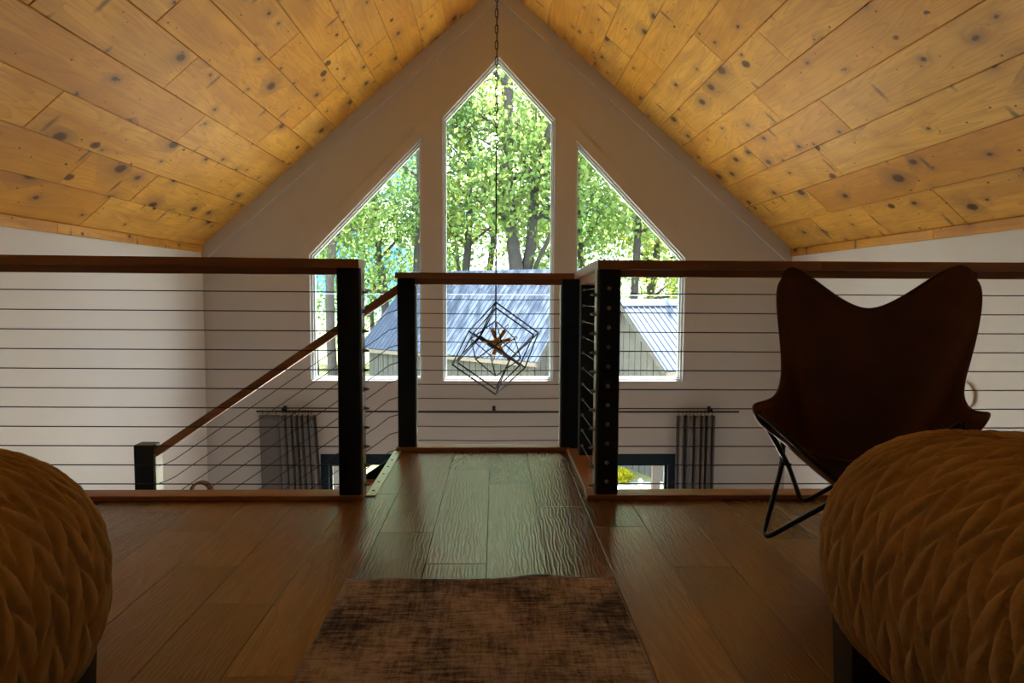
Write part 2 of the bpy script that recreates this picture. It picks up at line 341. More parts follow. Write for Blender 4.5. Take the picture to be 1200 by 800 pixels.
class MB:
    def __init__(s): s.v = []; s.f = []; s.sm = []
    def add(s, vs, fs, smooth=False):
        b = len(s.v); s.v += [tuple(x) for x in vs]; s.f += [tuple(i+b for i in f) for f in fs]; s.sm += [smooth]*len(fs); return s
    def box(s, x0, x1, y0, y1, z0, z1, c=0.0):
        if c <= 0:
            vs = [(x, y, z) for z in (z0, z1) for y in (y0, y1) for x in (x0, x1)]
            return s.add(vs, [(0, 2, 3, 1), (4, 5, 7, 6), (0, 1, 5, 4), (2, 6, 7, 3), (0, 4, 6, 2), (1, 3, 7, 5)])
        bm = bmesh.new(); bmesh.ops.create_cube(bm, size=1.0)
        for v in bm.verts:
            v.co = ((x0+x1)/2+v.co.x*(x1-x0), (y0+y1)/2+v.co.y*(y1-y0), (z0+z1)/2+v.co.z*(z1-z0))
        bmesh.ops.bevel(bm, geom=bm.edges[:], offset=c, segments=1, affect='EDGES', clamp_overlap=True)
        bm.verts.index_update()
        s.add([v.co[:] for v in bm.verts], [[v.index for v in f.verts] for f in bm.faces]); bm.free(); return s
    def prism(s, loops, y0, y1):                       # XZ loops (outer, holes...) extruded along Y
        pts = [p for lp in loops for p in lp]
        tris = tessellate_polygon([[Vector((p[0], p[1], 0)) for p in lp] for lp in loops])
        n = len(pts)
        vs = [(p[0], y0, p[1]) for p in pts] + [(p[0], y1, p[1]) for p in pts]
        fs = []
        for a, b, c in tris:
            pa, pb, pc = pts[a], pts[b], pts[c]
            ccw = (pb[0]-pa[0])*(pc[1]-pa[1])-(pb[1]-pa[1])*(pc[0]-pa[0]) > 0
            if not ccw: b, c = c, b
            fs += [(a, b, c), (a+n, c+n, b+n)]
        k = 0
        for lp in loops:
            m = len(lp)
            for i in range(m):
                j = (i+1) % m; fs.append((k+i, k+i+n, k+j+n, k+j))
            k += m
        return s.add(vs, fs)
    def tube(s, pts, r, n=8, closed=False, caps=True):
        P = [Vector(p) for p in pts]; m = len(P); vs = []
        T = []
        for i in range(m):
            if closed: t = P[(i+1) % m]-P[i-1]
            else: t = P[min(i+1, m-1)]-P[max(i-1, 0)]
            T.append(t.normalized())
        up = Vector((0, 0, 1)) if abs(T[0].z) < 0.9 else Vector((1, 0, 0))
        a = T[0].cross(up).normalized()
        for i in range(m):
            a = (a - T[i]*a.dot(T[i])).normalized(); b = T[i].cross(a)
            rr = r[i] if isinstance(r, (list, tuple)) else r
            for k in range(n):
                q = 2*PI*k/n; vs.append(P[i]+(a*math.cos(q)+b*math.sin(q))*rr)
        fs = []
        for i in range(m if closed else m-1):
            j = (i+1) % m
            for k in range(n):
                l = (k+1) % n; fs.append((i*n+k, i*n+l, j*n+l, j*n+k))
        s.add(vs, fs, True)
        if caps and not closed:
            b0 = len(s.v)-m*n
            s.f += [tuple(b0+k for k in range(n))[::-1], tuple(b0+(m-1)*n+k for k in range(n))]; s.sm += [False, False]
        return s
    def lathe(s, prof, n=16, c=(0, 0, 0), axis='Z'):
        vs = []
        for r, z in prof:
            for k in range(n):
                q = 2*PI*k/n; p = (r*math.cos(q), r*math.sin(q), z)
                if axis == 'X': p = (p[2], p[0], p[1])
                if axis == 'Y': p = (p[1], p[2], p[0])
                vs.append((c[0]+p[0], c[1]+p[1], c[2]+p[2]))
        fs = [(i*n+k, i*n+(k+1) % n, (i+1)*n+(k+1) % n, (i+1)*n+k) for i in range(len(prof)-1) for k in range(n)]
        return s.add(vs, fs, True)
    def mesh(s, name):
        me = bpy.data.meshes.new(name); me.from_pydata(s.v, [], s.f)
        me.polygons.foreach_set('use_smooth', s.sm); me.update(); return me
    def build(s, name, mat, parent=None): return newobj(name, s.mesh(name), mat, parent)

def rounded(pts, rad, n=5):
    P = [Vector(p) for p in pts]; out = [P[0]]
    for i in range(1, len(P)-1):
        a = (P[i-1]-P[i]); b = (P[i+1]-P[i]); d = min(rad, a.length*0.45, b.length*0.45)
        p0 = P[i]+a.normalized()*d; p1 = P[i]+b.normalized()*d
        for k in range(n+1):
            t = k/n; out.append(p0*(1-t)**2+P[i]*2*t*(1-t)+p1*t*t)
    out.append(P[-1]); return out

def inset(loop, d):
    n = len(loop); out = []
    area = sum(loop[i][0]*loop[(i+1) % n][1]-loop[(i+1) % n][0]*loop[i][1] for i in range(n))
    sg = 1 if area > 0 else -1
    for i in range(n):
        p0, p1, p2 = Vector(loop[i-1]), Vector(loop[i]), Vector(loop[(i+1) % n])
        e1 = (p1-p0).normalized(); e2 = (p2-p1).normalized()
        n1 = Vector((-e1.y, e1.x))*sg; n2 = Vector((-e2.y, e2.x))*sg
        b = (n1+n2); b = b/ (1+n1.dot(n2))
        out.append(tuple(p1+b*d))
    return out

def copy_tree(o, parent=None):
    c = o.copy(); COL.objects.link(c)
    if parent is not None: c.parent = parent
    for ch in list(o.children): copy_tree(ch, c)
    return c

def plank_mesh(x0, x1, y0, y1, z0, z1, ch=0.004):      # chamfered on the z1 face
    mx, my = (x0+x1)/2, (y0+y1)/2
    s = 1 if z1 > z0 else -1
    vs = []
    for z, d in ((z0, 0), (z1-s*ch, 0), (z1, ch)):
        vs += [(x0+d-mx, y0+d-my, z), (x1-d-mx, y0+d-my, z), (x1-d-mx, y1-d-my, z), (x0+d-mx, y1-d-my, z)]
    fs = [(3, 2, 1, 0), (8, 9, 10, 11)]
    for b in (0, 4): fs += [(b+i, b+(i+1) % 4, b+4+(i+1) % 4, b+4+i) for i in range(4)]
    if s < 0: fs = [f[::-1] for f in fs]
    me = bpy.data.meshes.new('plank'); me.from_pydata(vs, [], fs); me.update()
    return me, (mx, my)

# ================================================================== THE SHELL
XL, XR, XC = -3.005, 3.095, 0.045
ZE, ZR = 1.285, 3.938
YG, YB = 7.4, -2.6
ZF = -2.9                                    # lower floor
AL = math.atan2(ZR-ZE, XC-XL)
CA, SA = math.cos(AL), math.sin(AL)

WIN_C = [(-0.54, -0.09), (0.606, -0.09), (0.606, 2.60), (0.03, 3.212), (-0.54, 2.60)]
WIN_L = [(-1.91, -0.09), (-0.76, -0.09), (-0.76, 2.395), (-1.91, 1.205)]
WIN_R = [(0.83, -0.09), (1.975, -0.09), (1.975, 1.195), (0.83, 2.385)]
DOOR = [(-1.83, ZF), (1.93, ZF), (1.93, -0.87), (-1.83, -0.87)]
gable = [(XL-0.2, ZF-0.2), (XR+0.2, ZF-0.2), (XR+0.2, ZE+0.0), (XC, ZR+0.25), (XL-0.2, ZE+0.0)]
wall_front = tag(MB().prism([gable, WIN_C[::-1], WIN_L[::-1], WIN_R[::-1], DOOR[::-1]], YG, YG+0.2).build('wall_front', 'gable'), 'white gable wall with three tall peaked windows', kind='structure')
tag(MB().box(XL-0.2, XL, YB, YG, ZF-0.2, ZE+0.03).build('wall_left', 'wall'), 'pale side wall left of the stairs', kind='structure')
tag(MB().box(XR, XR+0.2, YB, YG, ZF-0.2, ZE+0.03).build('wall_right', 'wall'), 'pale side wall behind the leather chair', kind='structure')
tag(MB().prism([[(XL-0.2, ZF-0.2), (XR+0.2, ZF-0.2), (XR+0.2, ZE), (XC, ZR+0.25), (XL-0.2, ZE)]], YB-0.2, YB).build('wall_back', 'wall'), 'pale wall closing the loft behind the beds', kind='structure')
tag(MB().box(XL, XR, YB, YG, ZF-0.2, ZF).build('floor_lower', simple('lower_oak_floor', (0.30, 0.27, 0.25), 0.45)), 'wooden floor of the room below the loft', kind='structure')

# --- ceiling: roof deck with a plank lining on both slopes
mb = MB()
th0, th1 = 0.024, 0.18
for s, xe in ((1, XL), (-1, XR)):
    nx, nz = -s*SA, CA
    e0 = (xe-s*0.25*CA, ZE-0.25*SA); r0 = (XC, ZR)
    loop = [(e0[0]+nx*th0, e0[1]+nz*th0), (r0[0], r0[1]+th0/CA), (r0[0], r0[1]+th1/CA), (e0[0]+nx*th1, e0[1]+nz*th1)]
    mb.prism([loop], YB-0.2, YG+0.35)
ceiling = tag(mb.build('ceiling', 'roofdeck'), 'vaulted knotty pine plank ceiling', kind='structure')
SLOPE = (XC-XL)/CA
joints = {('L', 0): [1.9, 4.0, 5.22], ('L', 1): [2.6, 4.6, 5.47], ('L', 2): [1.7, 3.93, 6.74], ('L', 3): [2.9, 5.25], ('L', 4): [3.3, 4.58, 6.3],
          ('L', 5): [4.02, 6.6], ('L', 6): [3.0, 5.25, 6.55], ('L', 7): [4.7, 5.9], ('L', 8): [3.9, 6.4], ('L', 9): [5.5], ('L', 10): [4.3, 6.6], ('L', 11): [5.2],
          ('R', 0): [2.0, 3.75, 4.6, 5.5, 6.4], ('R', 1): [2.4, 5.99], ('R', 2): [1.6, 5.31], ('R', 3): [2.7, 4.75, 6.2], ('R', 4): [3.0, 5.34], ('R', 5): [4.65, 6.75],
          ('R', 6): [3.4, 5.3], ('R', 7): [4.4, 6.2], ('R', 8): [5.0, 6.5], ('R', 9): [4.1, 5.9], ('R', 10): [5.3], ('R', 11): [4.5, 6.6]}
for side, start, pitch in (('L', 0.030, 0.300), ('R', 0.044, 0.3065)):
    s = 1 if side == 'L' else -1
    xe = XL if s > 0 else XR
    rows = [0.0]+[start + pitch*k for k in range(1, 16)]
    rows = [r for r in rows if r < SLOPE-0.03] + [SLOPE-0.002]
    for k in range(len(rows)-1):
        a, b = rows[k], rows[k+1]
        js = list(joints.get((side, k), [2.2+random.random()*1.5, 4.6+random.random()*1.5]))
        first = min(js); y = first
        while y > YB+0.8:
            y -= random.uniform(1.4, 2.6)
            if y > YB+0.4: js.append(y)
        ys = sorted([YB] + js + [YG+0.0])
        for y0, y1 in zip(ys[:-1], ys[1:]):
            lift = random.uniform(-0.0015, 0.0015)
            me, (mx, my) = plank_mesh(a+0.001, b-0.001, y0+0.001, y1-0.001, 0.022+lift, 0.0+lift, 0.0045)
            o = newobj('plank', me, 'pine', ceiling)
            px, pz = xe+s*mx*CA, ZE+mx*SA
            if s > 0: R = Matrix(((CA, 0, -SA), (0, 1, 0), (SA, 0, CA)))
            else: R = Matrix(((-CA, 0, SA), (0, -1, 0), (SA, 0, CA)))
            o.matrix_world = Matrix.Translation((px, my, pz)) @ R.to_4x4()
# eave trim boards
n_tr = 1
def trim(name, mb, mat, label): return tag(mb.build(name, mat), label, kind='structure')
for s, xe, cuts in ((1, XL, [YB, 1.2, 4.95, YG]), (-1, XR, [YB, 2.1, 4.95, YG])):
    root = tag(MB().box(min(xe, xe+s*0.004), max(xe, xe+s*0.004), YB, YG, ZE-0.05, ZE-0.01).build('trim_%d' % n_tr, 'roofdeck'), ('left' if s > 0 else 'right') + ' pine trim board along the eave', kind='structure'); n_tr += 1
    for y0, y1 in zip(cuts[:-1], cuts[1:]):
        me, (mx, my) = plank_mesh(-0.036, 0.036, y0+0.001, y1-0.001, 0.0, -0.022, 0.003)
        o = newobj('trim_board', me, 'pine', root)
        R = Matrix(((0, 0, -s), (0, s, 0), (1, 0, 0)))      # local x -> up, local -z -> into the room
        o.matrix_world = Matrix.Translation((xe+s*0.003, my, ZE-0.030)) @ R.to_4x4()
# rake trim on the gable
for s, xe in ((1, XL), (-1, XR)):
    d = 0.125/CA
    loop = [(xe, ZE-0.0), (XC, ZR), (XC, ZR-d), (xe, ZE-d)]
    if s < 0: loop = loop[::-1]
    trim('trim_%d' % n_tr, MB().prism([loop], YG-0.028, YG+0.01), 'trimp', 'flat painted rake board under the %s ceiling slope' % ('left' if s > 0 else 'right')); n_tr += 1
# window casing
casing = [(-2.02, -0.19), (2.08, -0.19), (2.08, 1.235), (0.03, 3.345), (-2.02, 1.245)]
trim('trim_%d' % n_tr, MB().prism([casing, inset(WIN_C, -0.002)[::-1], inset(WIN_L, -0.002)[::-1], inset(WIN_R, -0.002)[::-1]], YG-0.016, YG+0.01), 'trimp', 'flat painted casing around the three gable windows'); n_tr += 1
# windows
for i, (lp, lab) in enumerate(((WIN_L, 'left trapezoid gable window'), (WIN_C, 'tall peaked centre gable window'), (WIN_R, 'right trapezoid gable window'))):
    o1 = inset(lp, 0.002); i1 = inset(lp, 0.017); i2 = inset(lp, 0.029)
    fr = tag(MB().prism([o1, i1[::-1]], YG+0.03, YG+0.15).build('window_%d' % (i+1), 'vinyl'), lab + ' with white frame', kind='structure')
    MB().prism([inset(lp, 0.0165), i2[::-1]], YG+0.075, YG+0.13).build('sash', 'vinyl', fr)
    MB().prism([inset(lp, 0.026)], YG+0.098, YG+0.104).build('pane', 'glass', fr)
# patio door
dr = tag(MB().box(-1.828, 1.928, YG+0.0, YG+0.16, -0.978, -0.872).box(-1.828, -1.745, YG, YG+0.16, ZF, -0.978).box(1.845, 1.928, YG, YG+0.16, ZF, -0.978).build('door_1', 'post'), 'wide dark framed glass patio door', kind='structure')
edges = [-1.745, -0.85, 0.05, 0.95, 1.845]
for a, b in zip(edges[:-1], edges[1:]):
    sw = 0.028
    f = MB().prism([[(a+0.002, ZF+0.02), (b-0.002, ZF+0.02), (b-0.002, -0.982), (a+0.002, -0.982)], [(a+sw, ZF+0.1), (a+sw, -1.0), (b-sw, -1.0), (b-sw, ZF+0.1)]], YG+0.05, YG+0.1).build('door_panel', 'post', dr)
    MB().prism([[(a+sw-0.004, ZF+0.096), (b-sw+0.004, ZF+0.096), (b-sw+0.004, -0.996), (a+sw-0.004, -0.996)]], YG+0.072, YG+0.078).build('pane', 'glass', f)

# --- loft floor
YE = 2.90
LX0, LX1, LY1 = -0.520, 0.51, 3.77
floor = tag(MB().box(XL, XR, YB, YE, -0.30, -0.016).box(LX0, LX1, YE-0.001, LY1, -0.30, -0.016).build('floor', 'subfloor'), 'brown hand scraped oak plank floor of the loft', kind='structure')
PW = 0.189
fj = {-1: [2.14, 3.30, 0.3], 0: [3.04, 1.2], -2: [2.43, 0.6], 1: [2.72, 0.9], 2: [2.48, 0.4], 3: [2.11, 0.2], 4: [1.83], 5: [2.35, 0.5], 6: [2.6, 0.8],
      -3: [1.50], -4: [1.87], -5: [2.13, 0.4], -6: [2.44, 0.7], -7: [2.67, 1.0], -8: [1.4], -9: [2.3, 0.3], 7: [1.3], 8: [2.45, 0.6]}
for k in range(-17, 17):
    x0, x1 = -0.024+PW*k, -0.024+PW*(k+1)
    x0c, x1c = max(x0, XL), min(x1, XR)
    if x1c-x0c < 0.01: continue
    js = list(fj.get(k, [random.uniform(1.0, 2.7)]))
    y = min(js)
    while y > YB+0.6:
        y -= random.uniform(1.1, 1.9)
        if y > YB+0.3: js.append(y)
    inl = x1 > LX0+0.02 and x0 < LX1-0.02
    yend = LY1 if inl else YE
    cuts = sorted([YB] + [j for j in js if j < yend-0.05] + [yend])
    segs = list(zip(cuts[:-1], cuts[1:]))
    for y0, y1 in segs:
        parts = [(x0c, x1c, y0, y1)]
        if inl and (x0c < LX0 or x1c > LX1) and y1 > YE:      # board trimmed to the landing
            parts = [(max(x0c, LX0), min(x1c, LX1), max(y0, YE), y1)]
            if y0 < YE-0.05: parts.append((x0c, x1c, y0, YE))
        for (a, b, c, d) in parts:
            me, (mx, my) = plank_mesh(a+0.0006, b-0.0006, c+0.0006, d-0.0006, -0.018, 0.0, 0.0010)
            o = newobj('plank', me, 'oak', floor); o.location = (mx, my, random.uniform(-0.0004, 0.0002))
# metal edge strip at the stair opening, with screws
ms = trim('trim_%d' % n_tr, MB().box(LX0-0.006, LX0+0.034, 2.86, 3.675, -0.05, 0.006, 0.0012), 'alu', 'perforated metal edge strip at the top of the stairs'); n_tr += 1
for k in range(6):
    MB().lathe([(0.0, 0.0085), (0.0045, 0.0082), (0.006, 0.006)], 10, (LX0+0.014, 2.93+0.135*k, 0)).build('screw', 'black', ms)

# ================================================================== RAILINGS
NC = 11
CZ = [0.054+0.0778*i for i in range(NC)]
CABLE_R = 0.0024
def fitting(root, p, axis, s):                 # swaged end: collar + nut
    d = {'X': (s, 0, 0), 'Y': (0, s, 0)}[axis]
    m = MB(); P = Vector(p); D = Vector(d)
    m.tube([P, P+D*0.004], 0.010, 10); m.tube([P+D*0.004, P+D*0.014], 0.0065, 6); m.tube([P+D*0.014, P+D*0.022], 0.0042, 8)
    return m.build('cable_fitting', 'steel' if axis == 'Y' else 'plate', root)
def post(root, x0, x1, y0, y1, z0, z1): return MB().box(x0, x1, y0, y1, z0, z1, 0.004).build('post', 'post', root)

R1 = thing('cable_railing', 'cable railing with wooden cap on the left, above the stairwell', 'railing', (0, 0, 0))
MB().box(XL+0.002, -0.528, 2.80, 2.895, 0.0, 0.021, 0.003).build('curb_board', 'curb_x', R1)
p1 = post(R1, -0.622, -0.534, 2.805, 2.893, 0.021, 0.928)
MB().box(-0.534, -0.527, 2.815, 2.885, 0.022, 0.925).build('lit_side_plate', 'plate', p1)  # pale strip painted in for the lit side face of this post
cap = MB(); cap.add([(XL+0.002, 2.77, 0.941), (-0.528, 2.77, 0.927), (-0.528, 2.905, 0.927), (XL+0.002, 2.905, 0.941), (XL+0.002, 2.77, 0.976), (-0.528, 2.77, 0.960), (-0.528, 2.905, 0.960), (XL+0.002, 2.905, 0.976)],
        [(3, 2, 1, 0), (4, 5, 6, 7), (0, 1, 5, 4), (1, 2, 6, 5), (2, 3, 7, 6), (3, 0, 4, 7)])
cap.build('cap_rail', 'rail_x', R1)
sr = MB(); sr.add([(XL+0.002, 2.815, 0.908), (-0.622, 2.815, 0.900), (-0.622, 2.885, 0.900), (XL+0.002, 2.885, 0.908), (XL+0.002, 2.815, 0.942), (-0.622, 2.815, 0.929), (-0.622, 2.885, 0.929), (XL+0.002, 2.885, 0.942)],
        [(3, 2, 1, 0), (4, 5, 6, 7), (0, 1, 5, 4), (1, 2, 6, 5), (2, 3, 7, 6), (3, 0, 4, 7)])
sr.build('sub_rail', 'rail_x', R1)
for z in CZ:
    MB().tube([(XL+0.002, 2.85, z+0.010), (-1.8, 2.85, z+0.004), (-0.53, 2.85, z)], CABLE_R, 6).build('cable', 'cable', R1)
    fitting(p1, (-0.527, 2.85, z), 'X', 1)

R2 = thing('cable_railing', 'cable railing with wooden cap on the right, behind the leather chair', 'railing')
MB().box(0.372, XR-0.002, 2.80, 2.895, 0.0, 0.021, 0.003).build('curb_board', 'curb_x', R2)
p2 = post(R2, 0.412, 0.498, 2.810, 2.896, 0.021, 0.928)
MB().box(0.405, 0.412, 2.820, 2.886, 0.022, 0.925).build('lit_side_plate', 'plate', p2)
MB().box(0.40, 1.28, 2.77, 2.905, 0.927, 0.962, 0.002).build('cap_rail', 'rail_x', R2)
MB().box(1.282, XR-0.002, 2.77, 2.905, 0.927, 0.962, 0.002).build('cap_rail', 'rail_x', R2)
MB().box(0.498, XR-0.002, 2.818, 2.888, 0.897, 0.925, 0.002).build('sub_rail', 'rail_x', R2)
for i, z in enumerate(CZ):
    MB().tube([(0.47, 2.853, z), (1.8, 2.853, z-0.002), (XR-0.002, 2.853, z)], CABLE_R, 6).build('cable', 'cable', R2)
    fitting(p2, (0.405, 2.853, z-0.006), 'X', -1)

R3 = thing('cable_railing', 'short cable railing along the right edge of the landing', 'railing')
MB().box(0.378, 0.508, 2.897, 3.66, 0.0, 0.021, 0.003).build('curb_board', 'curb_y', R3)
p3 = post(R3, 0.424, 0.506, 3.50, 3.585, 0.021, 0.905)
cap = MB(); zA, zB = 0.960, 0.934
cap.add([(0.40, 2.907, zA-0.034), (0.515, 2.907, zA-0.034), (0.515, 3.60, zB-0.032), (0.40, 3.60, zB-0.032), (0.40, 2.907, zA), (0.515, 2.907, zA), (0.515, 3.60, zB), (0.40, 3.60, zB)],
        [(3, 2, 1, 0), (4, 5, 6, 7), (0, 1, 5, 4), (1, 2, 6, 5), (2, 3, 7, 6), (3, 0, 4, 7)])
cap.build('cap_rail', 'rail_y', R3)
cap = MB(); cap.add([(0.42, 2.897, zA-0.066), (0.495, 2.897, zA-0.066), (0.495, 3.50, zB-0.062), (0.42, 3.50, zB-0.062), (0.42, 2.897, zA-0.035), (0.495, 2.897, zA-0.035), (0.495, 3.50, zB-0.033), (0.42, 3.50, zB-0.033)],
        [(3, 2, 1, 0), (4, 5, 6, 7), (0, 1, 5, 4), (1, 2, 6, 5), (2, 3, 7, 6), (3, 0, 4, 7)])
cap.build('sub_rail', 'rail_y', R3)
for i, z in enumerate(CZ):
    zz = z + 0.022 if z + 0.022 < 0.86 else z
    MB().tube([(0.433, 2.897, zz), (0.437, 3.50, zz-0.006)], CABLE_R, 6).build('cable', 'cable', R3)
    MB().tube([(0.437, 3.50, zz-0.006), (0.437, 3.496, zz-0.006)], 0.008, 10).build('cable_fitting', 'steel', p3)
    # bolt heads of this run, showing on the near post
    m = MB().lathe([(0.0, -0.005), (0.006, -0.0048), (0.0085, -0.002), (0.009, 0.0)], 12, (0.452, 2.8105, zz-0.002), 'Y')
    m.build('bolt_head', 'steel', p2)

R4 = thing('cable_railing', 'cable railing across the far end of the landing, facing the gable windows', 'railing')
MB().box(-0.515, 0.40, 3.672, 3.765, 0.0, 0.023, 0.003).build('curb_board', 'curb_x', R4)
p4 = post(R4, -0.505, -0.415, 3.677, 3.763, 0.023, 0.903)
p5 = post(R4, 0.348, 0.440, 3.677, 3.763, 0.0, 0.903)
MB().box(-0.415, -0.408, 3.685, 3.755, 0.024, 0.87).build('lit_side_plate', 'plate', p4)
MB().box(0.341, 0.348, 3.685, 3.755, 0.024, 0.87).build('lit_side_plate', 'plate', p5)
MB().box(-0.512, 0.46, 3.65, 3.78, 0.903, 0.933, 0.002).build('cap_rail', 'rail_x', R4)
MB().box(-0.415, 0.348, 3.69, 3.75, 0.872, 0.902, 0.002).build('sub_rail', 'rail_x', R4)
for i in range(NC):
    z = 0.052+0.0745*i
    MB().tube([(-0.42, 3.72, z), (-0.03, 3.72, z-0.003), (0.35, 3.72, z)], CABLE_R, 6).build('cable', 'cable', R4)

# --- stairs down to the left, with their outer rail
ST = thing('staircase', 'steel and oak stair flight dropping away left of the landing', 'staircase', (-1.15, 3.3, -0.85))
def loc(x, y, z): return (x+1.15, y-3.3, z+0.85)
SLP = 0.855/1.25
zs = -0.020
st = MB(); T = 0.26
x0, x1 = -0.505, -1.80
st.prism([[(x0-(-1.15), zs+0.85), (x0+1.15, zs-T+0.85), (x1+1.15, zs-T+0.85+(x1-x0)*SLP), (x1+1.15, zs+0.85+(x1-x0)*SLP)]], 3.775-3.3, 3.80-3.3).build('stringer', 'post', ST)
st = MB(); st.prism([[(x0+1.15, zs-0.12+0.85), (x0+1.15, zs-T+0.85), (x1+1.15, zs-T+0.85+(x1-x0)*SLP), (x1+1.15, zs-0.12+0.85+(x1-x0)*SLP)]], 2.93-3.3, 2.955-3.3).build('stringer', 'post', ST)
for k in range(4):
    z = -0.171*(k+1); x = LX0-0.006-0.25*k
    MB().box(x-0.255+1.15, x+1.15, 2.956-3.3, 3.774-3.3, z-0.04+0.85, z+0.85, 0.004).build('tread', 'curb_x', ST)
HL = thing('stair_platform', 'lower stair platform in the corner by the left wall', 'platform', (-2.4, 3.3, ZF))
MB().box(XL+0.004+2.4, -1.60+2.4, 2.93-3.3, 3.80-3.3, -0.95-ZF, -0.90-ZF).build('deck_top', 'curb_x', HL)
for (x, y) in ((-2.9, 2.98), (-1.7, 2.98), (-2.9, 3.72), (-1.7, 3.72)):
    MB().box(x-0.045+2.4, x+0.045+2.4, y-0.045-3.3, y+0.045-3.3, 0.0, -0.95-ZF).build('leg', 'post', HL)

R5 = thing('stair_railing', 'sloping stair handrail with slanted cables and short dark newel', 'railing', (-1.81, 3.72, -0.9))
def l5(x, y, z): return (x+1.81, y-3.72, z+0.9)
nw = MB().box(-1.872+1.81, -1.775+1.81, 3.675-3.72, 3.765-3.72, 0.0, 0.935, 0.005).build('newel_post', 'post', R5)
MB().box(-1.775+1.81, -1.762+1.81, 3.682-3.72, 3.758-3.72, 0.0, 0.885).build('lit_side_plate', 'plate', nw)
hr = MB(); xa, za = -1.775, -0.014; xb, zb = -0.507, 0.845
hv = 0.024
hr.add([l5(xa, 3.69, za-hv), l5(xb, 3.69, zb-hv), l5(xb, 3.75, zb-hv), l5(xa, 3.75, za-hv), l5(xa, 3.69, za+hv), l5(xb, 3.69, zb+hv), l5(xb, 3.75, zb+hv), l5(xa, 3.75, za+hv)],
       [(3, 2, 1, 0), (4, 5, 6, 7), (0, 1, 5, 4), (1, 2, 6, 5), (2, 3, 7, 6), (3, 0, 4, 7)])
hr.build('handrail', 'rail_x', R5)
slope = (zb-za)/(xb-xa)
for i in range(9):
    dz = 0.092*(i+1)
    a = (xa+0.012, 3.72, za-dz); b = (xb, 3.72, zb-dz-0.012)
    # the cable leaves each post level and then follows the slope
    pts = [l5(*b), l5(b[0]-0.05, 3.72, b[2]-0.016), l5(b[0]-0.11, 3.72, zb-dz+slope*(-0.11)), l5(a[0]+0.08, 3.72, za-dz+slope*0.08), l5(a[0]+0.03, 3.72, za-dz+slope*0.045), l5(a[0], 3.72, a[2]+0.022)]
    MB().tube(pts, CABLE_R, 6).build('cable', 'cable', R5)

